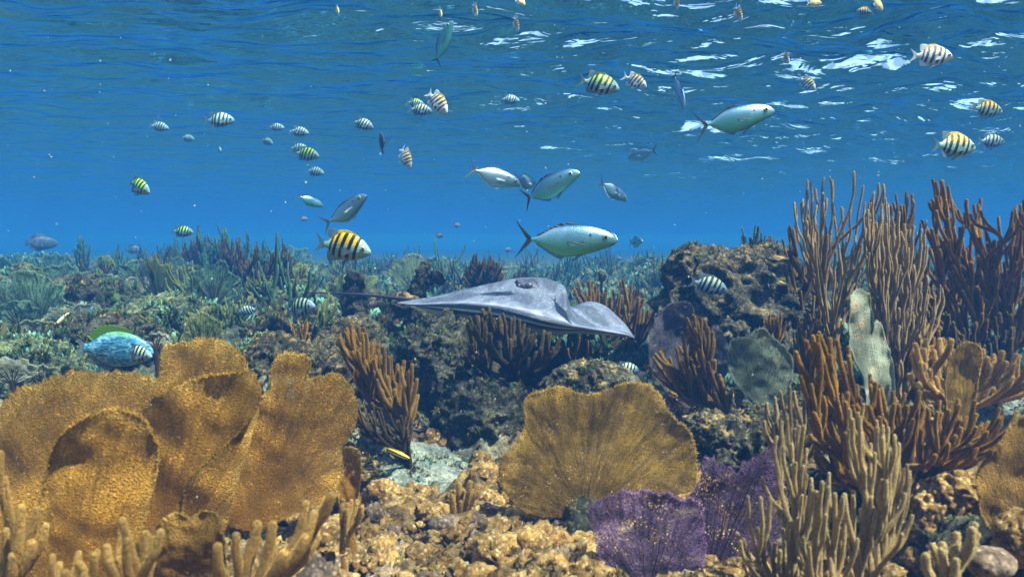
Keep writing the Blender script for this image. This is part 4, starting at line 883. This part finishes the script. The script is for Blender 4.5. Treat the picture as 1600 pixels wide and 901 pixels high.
def make_mesh(kind, bend, mats):
    mb = MB()
    if kind == 'striped':
        fish_body(mb, [(.5, .0, -.02), (.485, .03, -.045), (.44, .085, -.085), (.36, .155, -.13), (.24, .215, -.175), (.1, .245, -.205), (-.05, .225, -.195), (-.17, .15, -.135), (-.25, .075, -.07), (-.3, .05, -.05), (-.33, .05, -.05)],
                  [(.5, .012), (.44, .045), (.33, .072), (.15, .085), (-.05, .07), (-.2, .035), (-.33, .012)])
        fin(mb, [(.27, .19), (.1, .235), (-.05, .215), (-.17, .145)], [(.25, .225), (.08, .285), (-.08, .275), (-.2, .19)], mat=2, rag=.25, nu=26)
        fin(mb, [(-.06, .21), (-.13, .17), (-.22, .09)], [(-.12, .275), (-.27, .26), (-.27, .13)])
        fin(mb, [(.02, -.19), (-.08, -.175), (-.22, -.09)], [(-.05, -.225), (-.22, -.24), (-.26, -.11)])
        fin(mb, [(-.31, .045), (-.325, 0), (-.31, -.045)], [(-.5, .17), (-.405, .0), (-.5, -.17)], nu=22)
        for s_ in (-1, 1):
            fin(mb, [(.15, -.185), (.11, -.19)], [(.03, -.28), (.0, -.25)], y0=s_*.02, yt=s_*.05, nu=8)
            fin(mb, [(.19, -.02), (.18, -.075)], [(.03, .0), (.04, -.12)], y0=s_*.08, yt=s_*.125, nu=10, th=.004)
    elif kind == 'jack':
        fish_body(mb, [(.5, .022, .0), (.485, .05, -.018), (.44, .09, -.045), (.36, .128, -.075), (.24, .155, -.118), (.1, .163, -.152), (-.03, .15, -.158), (-.15, .108, -.118), (-.25, .05, -.055), (-.31, .022, -.022), (-.345, .018, -.018)],
                  [(.5, .01), (.44, .035), (.33, .058), (.15, .068), (-.03, .058), (-.2, .028), (-.345, .010)])
        fin(mb, [(.12, .158), (.04, .155), (-.02, .145)], [(.07, .178), (.0, .175), (-.03, .15)], mat=1)
        fin(mb, [(-.01, .142), (-.12, .115), (-.29, .03)], [(-.06, .175), (-.15, .125), (-.30, .042)], mat=1)
        fin(mb, [(.0, -.155), (-.1, -.135), (-.29, -.03)], [(-.04, -.19), (-.13, -.15), (-.30, -.042)], mat=2)
        fin(mb, [(-.335, .018), (-.345, 0.0)], [(-.505, .185), (-.385, .0)], nu=16)
        fin(mb, [(-.345, 0.0), (-.335, -.018)], [(-.385, 0.), (-.505, -.195)], nu=16)
        for s_ in (-1, 1):
            fin(mb, [(.20, .0), (.19, -.03)], [(.0, -.015), (.02, -.05)], y0=s_*.062, yt=s_*.095, nu=10, th=.004, mat=2)
            fin(mb, [(.17, -.135), (.13, -.145)], [(.08, -.20), (.07, -.18)], y0=s_*.01, yt=s_*.02, nu=8, mat=2)
    elif kind == 'slim':
        fish_body(mb, [(.5, .01, -.01), (.42, .05, -.045), (.25, .08, -.075), (0, .085, -.085), (-.2, .065, -.065), (-.36, .04, -.04), (-.4, .038, -.038)],
                  [(.5, .01), (.4, .035), (.1, .055), (-.2, .035), (-.4, .012)])
        fin(mb, [(.25, .075), (0, .082), (-.34, .04)], [(.22, .115), (-.05, .12), (-.38, .075)]); fin(mb, [(.0, -.08), (-.34, -.04)], [(-.05, -.11), (-.38, -.07)])
        fin(mb, [(-.38, .037), (-.38, -.037)], [(-.5, .06), (-.5, -.06)])
    else:
        fish_body(mb, [(.5, .0, -.03), (.47, .06, -.075), (.38, .15, -.14), (.22, .22, -.20), (.05, .25, -.225), (-.12, .22, -.20), (-.27, .12, -.12), (-.36, .06, -.06), (-.4, .055, -.055)],
                  [(.5, .015), (.4, .06), (.2, .085), (-.05, .08), (-.25, .04), (-.4, .012)])
        fin(mb, [(.25, .20), (.05, .24), (-.12, .21), (-.3, .10)], [(.22, .27), (.02, .33), (-.2, .32), (-.38, .17)], mat=2, rag=.2, nu=24); fin(mb, [(.05, -.21), (-.3, -.10)], [(-.08, -.30), (-.38, -.16)])
        fin(mb, [(-.39, .055), (-.4, 0), (-.39, -.055)], [(-.5, .13), (-.47, .0), (-.5, -.13)])
    bendv(mb, bend)
    o = mb.build(kind, mats, local=True); me = o.data; bpy.data.objects.remove(o); return me
S_yel = mat_striped('striped_yellow', (.90, .58, .005), (.22, .42, .38), (.20, .36, .28))
S_grn = mat_striped('striped_green', (.40, .78, .02), (.20, .40, .42), (.16, .32, .30))
S_lit = mat_striped('striped_sunlit', (.80, .66, .16), (.66, .72, .78), (.50, .58, .62), (.04, .03, .10))  # near-surface sunlight put into the pale body colour
S_blu = mat_striped('striped_blue', (.50, .70, .45), (.20, .33, .48), (.15, .25, .34))
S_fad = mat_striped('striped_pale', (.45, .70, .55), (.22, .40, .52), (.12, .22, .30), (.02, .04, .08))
N_fin = mat_fin('fin_clear', (.22, .32, .36), (.08, .12, .16), .35, .4); N_fw = mat_fin('fin_white', (.85, .88, .9), (.6, .65, .7), .3, .15); N_dk = mat_fin('fin_dark', (.05, .06, .07), (.10, .11, .12), .2, .05)
N_yel = mat_fin('fin_yellow', (.85, .60, .02), (.5, .35, .02), .35, .05); N_grn = mat_fin('fin_green', (.10, .24, .03), (.04, .12, .03), .35, .05); N_jt = mat_fin('fin_tail', (.07, .08, .08), (.02, .025, .03), .15, .05)
J_sil = mat_silver('silver_side', (.08, .18, .32), (.32, .56, .66), (.16, .60, .48))
J_gry = mat_silver('silver_grey', (.08, .13, .25), (.30, .42, .52), (.24, .46, .46))
k = NT('dark_fish_skin'); M_dkf = k.surf(k.pbsdf(k.mix(k.noise(k.par(), 12, 4), (.02, .02, .045), (.06, .05, .10)), .4, None, .4))
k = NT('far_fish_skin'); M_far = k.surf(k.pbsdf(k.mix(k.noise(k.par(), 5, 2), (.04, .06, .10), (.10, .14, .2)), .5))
k = NT('blue_scribble'); nn = k.noise(k.vmul(k.par(), (1, 1, 3)), 9, 5, .6, 1.5); M_bls = k.surf(k.pbsdf(k.mix(k.ramp(k.math('ADD', k.math('ADD', k.sep(k.par())[2], .5), k.math('MULTIPLY', k.noise(k.par(), 5, 3), .22)), [(.76, 0.0), (.86, .8)]), k.ramp(nn, [(.35, (.01, .05, .12)), (.5, (.03, .22, .38)), (.60, (.25, .50, .62))]), k.mix(k.noise(k.par(), 14, 3), (.06, .34, .05), (.16, .30, .04))), .35, None, .5))
k = NT('yellow_stripe_skin'); p = k.sep(k.par()); M_wr = k.surf(k.pbsdf(k.ramp(k.math('ADD', p[2], .5), [(.42, (.7, .78, .75)), (.47, (.75, .8, .8)), (.48, (.03, .03, .03)), (.52, (.03, .03, .03)), (.53, (.9, .62, .02))]), .4))
k = NT('yellow_skin'); M_ysk = k.surf(k.pbsdf(k.mix(k.noise(k.par(), 6, 2), (.9, .65, .08), (.85, .8, .5)), .4))
MATS = {'yellow': (S_yel, N_fin, N_yel), 'green': (S_grn, N_fin, N_grn), 'white': (S_lit, N_fw, N_yel), 'blue': (S_blu, N_fin, N_fin), 'faded': (S_fad, N_fin, N_fin),
        'silver': (J_sil, N_jt, N_fin), 'grey': (J_gry, N_jt, N_fw), 'dark': (M_dkf, N_dk, N_dk), 'far': (M_far, N_dk, N_dk), 'scribble': (M_bls, N_fin, N_grn), 'wrasse': (M_wr, N_yel, N_yel), 'plain_yellow': (M_ysk, N_fw, N_yel)}
EYE = {'striped': (.036, (.385, .070, .035)), 'jack': (.030, (.385, .052, .045)), 'slim': (.022, (.40, .040, .015)), 'round': (.026, (.38, .072, .04))}
_mc, _ec = {}, {kd: eye_mesh(EYE[kd][0], M_eye) for kd in EYE}
_fish = {}
def fish(kind, skin, px, py, ln, yaw, pitch, label, cat='striped fish', L=None, roll=0, bend=0., group=None, eye=True, D=None):
    """ln: length in photo pixels if seen side on; yaw 0 faces right, 90 away; pitch nose up"""
    L = L or {'striped': .15, 'jack': .30, 'slim': .09, 'round': .26}[kind]
    D0 = D or L*F/ln; mx = (SURF-CAMZ-.12)/max((392-py)/F, .02); D0 = min(D0, mx, 11.0); L = ln*D0/F
    key = (kind, skin, bend)
    if key not in _mc: _mc[key] = make_mesh(kind, bend, list(MATS[skin]))
    names = {'striped': 'striped_fish', 'jack': 'silver_fish', 'slim': 'slender_fish', 'round': 'reef_fish'}
    R_ = Matrix.Rotation(math.radians(yaw), 4, 'Z') @ Matrix.Rotation(math.radians(-pitch), 4, 'Y') @ Matrix.Rotation(math.radians(roll), 4, 'X')
    if key in _fish: o = _fish[key].copy()
    else: o = bpy.data.objects.new(names[kind], _mc[key]); _fish[key] = o
    C.objects.link(o); o.matrix_world = Matrix.Translation(Vector(P(px, py, D0))) @ R_ @ Matrix.Scale(L, 4)
    if 'group' in o: del o['group']
    tag(o, label, cat, group)
    if eye:
        r, (ex, ey, ez) = EYE[kind]
        for s_ in (-1, 1):
            e = bpy.data.objects.new('eye', _ec[kind]); C.objects.link(e); e.parent = o; e.location = (ex, s_*ey, ez); e.rotation_euler[2] = s_*-.25
    return o
G = 'striped fish schooling in open water'
fish('striped', 'yellow', 535, 386, 96, -12, -9, 'large yellow backed striped fish with five black bars, left of the stingray', group=G)
fish('striped', 'green', 215, 291, 54, -22, -22, 'plump green and yellow striped fish turning toward the viewer at far left', group=G, bend=.3)
fish('striped', 'faded', 342, 188, 48, 8, 2, 'striped blue fish alone at upper left', group=G)
fish('striped', 'faded', 248, 198, 31, 5, -10, 'small dim striped fish left of the upper left one', group=G, eye=False)
fish('striped', 'faded', 293, 216, 24, -10, -10, 'tiny teal striped fish under the two upper left ones', group=G, eye=False)
fish('striped', 'green', 343, 234, 22, -60, -15, 'tiniest green topped striped fish at left, seen nearly head on', group=G, eye=False)
fish('striped', 'faded', 431, 199, 26, 10, 0, 'faint striped fish, leftmost of the upper pair at left centre', group=G, eye=False)
fish('striped', 'faded', 467, 206, 32, 0, -8, 'pale striped fish right of the faint one', group=G, eye=False)
fish('striped', 'faded', 417, 221, 24, -20, -20, 'faint striped fish diving below the upper pair', group=G, eye=False)
fish('striped', 'faded', 466, 232, 32, 5, 0, 'dim striped fish half hidden behind the dark green one', group=G, eye=False)
fish('striped', 'green', 478, 241, 44, -8, -9, 'green backed striped fish overlapping a dimmer one', group=G)
fish('striped', 'faded', 492, 268, 30, -5, -10, 'small striped fish lowest of the left centre cluster', group=G, eye=False)
fish('striped', 'blue', 566, 194, 38, -5, -18, 'slanting black and white striped fish above the dark narrow fish', group=G)
fish('striped', 'white', 632, 245, 44, -28, -58, 'white and yellow striped fish diving nose down', group=G, bend=.5)
fish('striped', 'dark', 597, 225, 44, 110, 62, 'narrow dark purple fish tilted steeply', cat='dark fish', eye=False)
fish('striped', 'green', 648, 161, 28, 0, -5, 'small green striped fish tucked behind its neighbours', group=G, eye=False)
fish('striped', 'blue', 656, 172, 40, -8, -8, 'striped fish beside the bright white and orange one', group=G)
fish('striped', 'white', 682, 159, 52, -20, -45, 'bright white and orange striped fish diving toward the viewer', group=G, bend=.2)
fish('striped', 'faded', 796, 156, 32, 0, -5, 'faint striped fish alone in the upper middle', group=G, eye=False)
fish('striped', 'green', 935, 132, 68, -8, -15, 'green backed striped fish with white tail in the upper right middle', group=G)
fish('striped', 'white', 991, 127, 44, -20, -28, 'pale striped fish following the green backed one', group=G)
fish('striped', 'white', 1260, 130, 36, -40, -40, 'small white striped fish under the surface at right', group=G)
fish('striped', 'white', 1455, 88, 66, -5, -4, 'white and yellow striped fish high at upper right', group=G)
fish('striped', 'white', 1227, 91, 30, -80, -40, 'slim white fish seen nearly head on, upper right', group=G, eye=False)
fish('striped', 'yellow', 1541, 171, 54, 5, -6, 'yellow backed striped fish below the sparkling surface at far right', group=G)
fish('striped', 'yellow', 1490, 228, 78, 10, -3, 'yellow backed striped fish, larger of the overlapping right pair', group=G)
fish('striped', 'blue', 1548, 221, 46, 5, -2, 'teal striped fish, smaller of the overlapping right pair', group=G)
fish('striped', 'blue', 1106, 446, 62, -6, -14, 'silver striped fish in front of the big rock', group=G, D=2.55)
fish('striped', 'blue', 468, 482, 66, -28, 10, 'pale blue striped fish at the left reef under the ray tail', D=2.6)
fish('striped', 'blue', 388, 485, 34, 180, -12, 'small pale blue striped fish facing left in the left reef', D=3.3)
fish('striped', 'green', 284, 362, 36, 5, -3, 'bright green barred fish over the left skyline corals', D=4.6)
fish('striped', 'blue', 978, 577, 44, 0, -5, 'dim striped fish hiding behind the golden fan', D=2.75, eye=False)
fish('striped', 'blue', 214, 553, 56, -14, -6, 'blue striped fish overlapping the big blue and yellow one', D=1.75, bend=.5)
fish('round', 'scribble', 180, 546, 116, 4, -4, 'big blue fish with a yellow green back above the orange fan', cat='reef fish', D=1.9)
fish('round', 'dark', 66, 545, 70, 20, 0, 'dark purple grey fish resting over the left reef', cat='dark fish', D=2.9, eye=False)
fish('slim', 'plain_yellow', 98, 497, 26, 50, 40, 'tiny yellow fish in the left reef', cat='yellow fish', D=3.2, eye=False)
fish('slim', 'faded', 139, 493, 34, 20, 70, 'pale blue upright fish in the left reef', cat='blue fish', D=3.2, eye=False)
fish('slim', 'wrasse', 621, 708, 44, 0, -24, 'slender yellow fish with a dark stripe over the pale slab', cat='yellow fish', D=1.95)
J = 'silver fish cruising above the reef'
fish('jack', 'silver', 884, 376, 158, -3, -2, 'largest silver fish with forked tail, straight above the stingray', 'silver fish', group=J)
fish('jack', 'grey', 938, 372, 90, -62, -6, 'silver fish mostly hidden behind the head of the largest one', 'silver fish', group=J, D=2.6)
fish('jack', 'silver', 857, 293, 112, -26, 20, 'dark backed silver fish turning right toward the viewer', 'silver fish', group=J, bend=.25)
fish('jack', 'grey', 772, 276, 92, 22, -16, 'silver fish swimming away, left of the turning one', 'silver fish', group=J, D=3.2)
fish('jack', 'grey', 820, 284, 72, 62, -6, 'silver fish seen from behind with its tail upright', 'silver fish', group=J, D=3.4)
fish('jack', 'grey', 957, 298, 70, 38, -25, 'small silver fish heading away with its tail raised', 'silver fish', group=J)
fish('jack', 'silver', 1148, 187, 124, -4, 10, 'silver fish with forked tail nosing upward at right', 'silver fish', group=J)
fish('jack', 'silver', 692, 68, 74, -30, 58, 'silver fish climbing steeply near the surface', 'silver fish', group=J, bend=.2)
fish('jack', 'grey', 1004, 241, 60, 130, -8, 'silver fish facing away with crossed tail at right', 'silver fish', group=J)
fish('jack', 'grey', 1060, 141, 74, -75, -62, 'thin silver fish pointing straight down, seen edge on', 'silver fish', group=J, eye=False)
fish('jack', 'grey', 541, 331, 92, -25, 30, 'grey silver fish above the large yellow striped one', 'silver fish', group=J, bend=-.5)
fish('jack', 'silver', 484, 314, 50, 45, -20, 'faded silver fish left of the grey one', 'silver fish', group=J, D=5.5, eye=False)
fish('jack', 'silver', 993, 378, 50, -75, 0, 'faded silver fish seen head on', 'silver fish', group=J, D=5.5)
for px, py, ln, yw, pt, sk, lab in [(742, 15, 28, -60, -60, 'white', 'pale fish near the surface, right of the climbing silver one'), (688, 20, 22, -70, -50, 'plain_yellow', 'tiny yellowish fish directly above the climbing silver one'),
    (806, 37, 32, -60, -65, 'white', 'white fish diving from the surface left of centre right'), (812, 1, 22, 0, -40, 'plain_yellow', 'yellowish fish cut by the top edge in the middle'),
    (527, 15, 20, -60, -50, 'plain_yellow', 'lone yellowish speck of a fish at the top left of centre'), (1153, 21, 34, -70, -60, 'white', 'white fish pointing down at the top, right of centre'),
    (1057, 4, 26, -70, -70, 'white', 'white fish cut by the top edge above the edge on silver one'), (1371, 6, 32, 30, -30, 'plain_yellow', 'yellow fish, upper of the pair at the top right edge'),
    (1352, 18, 26, 160, 10, 'yellow', 'yellow fish, lower of the pair at the top right edge'), (1272, 5, 24, 0, 0, 'plain_yellow', 'orange tinted fish at the top edge, left of the yellow pair')]:
    fish('striped', sk, px, py, ln, yw, pt, lab, 'small fish', eye=False)
for px, py, ln, lab in [(714, 352, 14, 'dark round distant fish over the ray'), (687, 368, 15, 'pale distant fish left of the dark round one'), (794, 390, 14, 'dim distant fish under the largest silver one'),
    (475, 342, 14, 'dim distant fish left of the grey silver one'), (967, 404, 13, 'dark distant fish over the far right reef'), (65, 380, 44, 'large blurry fish shape at the far left horizon'), (209, 390, 24, 'blurry upright fish shape at the left horizon')]:
    fish('round', 'far', px, py, ln, 40, 0, lab, 'distant fish', eye=False, L=.16, D=7.5 if ln < 20 else 8.5)

# ================================================================== stingray
tb = np.array([  # px, near edge, mid top, ridge, far, belly (photo rows), D near edge, D ridge, D far
 (621, 473, 472.5, 472, 473, 474, 2.96, 2.97, 2.99),
 (650, 476, 472, 468, 467, 479, 2.86, 2.95, 3.08),
 (690, 475.5, 467, 461, 461, 498, 2.76, 2.93, 3.22),
 (730, 476, 463, 451, 454, 513, 2.68, 2.92, 3.34),
 (775, 480.5, 461, 441, 447, 517, 2.62, 2.92, 3.40),
 (815, 490, 463, 434, 441, 519, 2.58, 2.92, 3.42),
 (850, 500, 468, 434.5, 443, 522, 2.56, 2.90, 3.38),
 (875, 506, 474, 443, 450, 522, 2.56, 2.86, 3.30),
 (884, 507.5, 480, 451, 458, 521, 2.57, 2.82, 3.24),
 (892, 509, 494, 482, 478, 520, 2.58, 2.80, 3.18),
 (903, 511, 497, 477, 474, 520, 2.59, 2.90, 3.16),
 (922, 514.5, 498, 471, 471, 521, 2.62, 2.94, 3.12),
 (945, 518, 502, 478, 477, 522, 2.66, 2.93, 3.06),
 (965, 521, 510, 495, 493, 523.5, 2.71, 2.90, 3.00),
 (980, 523.5, 518, 510, 509, 525.5, 2.77, 2.87, 2.94),
 (991, 527.5, 527, 526.5, 526.5, 528, 2.83, 2.85, 2.87)], float)
uu = np.linspace(0, 1, 90); tb = catmull(tb, 150)
rows = []
for r in tb:
    px, e, m, rg, fr_, bl, de, dr, df = r
    ring = [P(px, e, de), P(px, (e*.35+m*.65), de*.55+dr*.45), P(px, (m*.3+rg*.7), de*.22+dr*.78), P(px, rg, dr), P(px, rg*.6+fr_*.4, dr*.5+df*.5), P(px, fr_*.9+bl*.1, df), P(px, (bl*.6+fr_*.4), df*.6+dr*.4), P(px, bl, de*.45+dr*.55), P(px, bl*.75+e*.25, de*.85+dr*.15+.01)]
    cl = ring+[ring[0]]
    rows.append(catmull(cl, 49)[:-1])
V = np.array(rows)
for _ in range(5): V[1:-1] = (V[:-2]+2*V[1:-1]+V[2:])/4
ph = np.tile(np.linspace(0, 1, 48, endpoint=False), (150, 1))
mb = MB(); at = np.stack([ph, np.tile(np.linspace(0, 1, 150)[:, None], (1, 48)), ph*0], -1).reshape(-1, 3)
mb.add(V, grid_quads(150, 48, True), attr=at)
tl = catmull([P(648, 470, 3.02), P(620, 466, 3.05), P(575, 461, 3.12), P(530, 458.5, 3.2), P(480, 456.5, 3.3)], 30)
tube(mb, tl, np.linspace(.0085, .0028, 30), 10, np.full(30, .3), mat=1)
for s_ in (0, -1): 
    mb.add(np.vstack([V[s_], V[s_].mean(0)[None]]), tris=np.stack([np.arange(48), (np.arange(48)+1) % 48, np.full(48, 48)], -1), attr=(.3, 0, 0))
k = NT('ray_skin'); o = k.obj(); p = k.sep(k.par())
sp = k.noise(o, 90, 5, .7); lg = k.noise(o, 8, 3)
c = k.ramp(sp, [(.35, (.07, .085, .125)), (.6, (.15, .175, .23)), (.72, (.30, .33, .38))]); c = k.mix(k.ramp(lg, [(.4, 0.0), (.7, .35)]), c, (.05, .06, .09))
bel = k.mix(k.noise(o, 12, 3), (.70, .70, .56), (.85, .85, .72))
top = k.math('LESS_THAN', k.math('PINGPONG', k.math('ADD', p[0], .5), 1.0), 2.0)
isb = k.ramp(p[0], [(.0, 0.0), (.62, 0.0), (.66, 1.0), (.975, 1.0), (.985, 0.0)]); c = k.mix(isb, c, bel)
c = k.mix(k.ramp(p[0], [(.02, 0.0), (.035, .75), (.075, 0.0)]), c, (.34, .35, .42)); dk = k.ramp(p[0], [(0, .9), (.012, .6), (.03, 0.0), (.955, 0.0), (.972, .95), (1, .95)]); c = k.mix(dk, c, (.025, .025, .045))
M_ray = k.surf(k.pbsdf(c, .5, k.bump(k.math('ADD', sp, k.math('MULTIPLY', k.vor(o, 160), -.4)), .5, .006), .4))
ro = tuple(P(810, 480, 2.9)); ray = mb.build('stingray', [M_ray, M_dkf], ro); tag(ray, 'grey stingray gliding over the reef with thin tail trailing left', 'stingray')
mb = MB(); v, f = ICO[4]
c_ = P(828, 450, 2.86); vv = v*(.060, .050, .036); vv = vv*(1+.12*fbm(v*2.2, 3))[:, None]; vv[:, 2] -= .22*vv[:, 0]
mb.add(vv+c_, tris=f)
k = NT('ray_brow'); o = k.obj(); M_brow = k.surf(k.pbsdf(k.ramp(k.noise(o, 60, 4), [(.35, (.03, .033, .05)), (.65, (.10, .11, .15))]), .5))
e = mb.build('brow', M_brow, ro, parent=ray)
for dx_, dy_, r_, nm in ((826, 447, .018, 'eye'), (812, 455, .013, 'spiracle')):
    mb = MB(); mb.add(v*(r_, r_*.6, r_*.8)+P(dx_, dy_, 2.818), tris=f, attr=v)
    mb.build(nm, M_dkf, ro, parent=e)
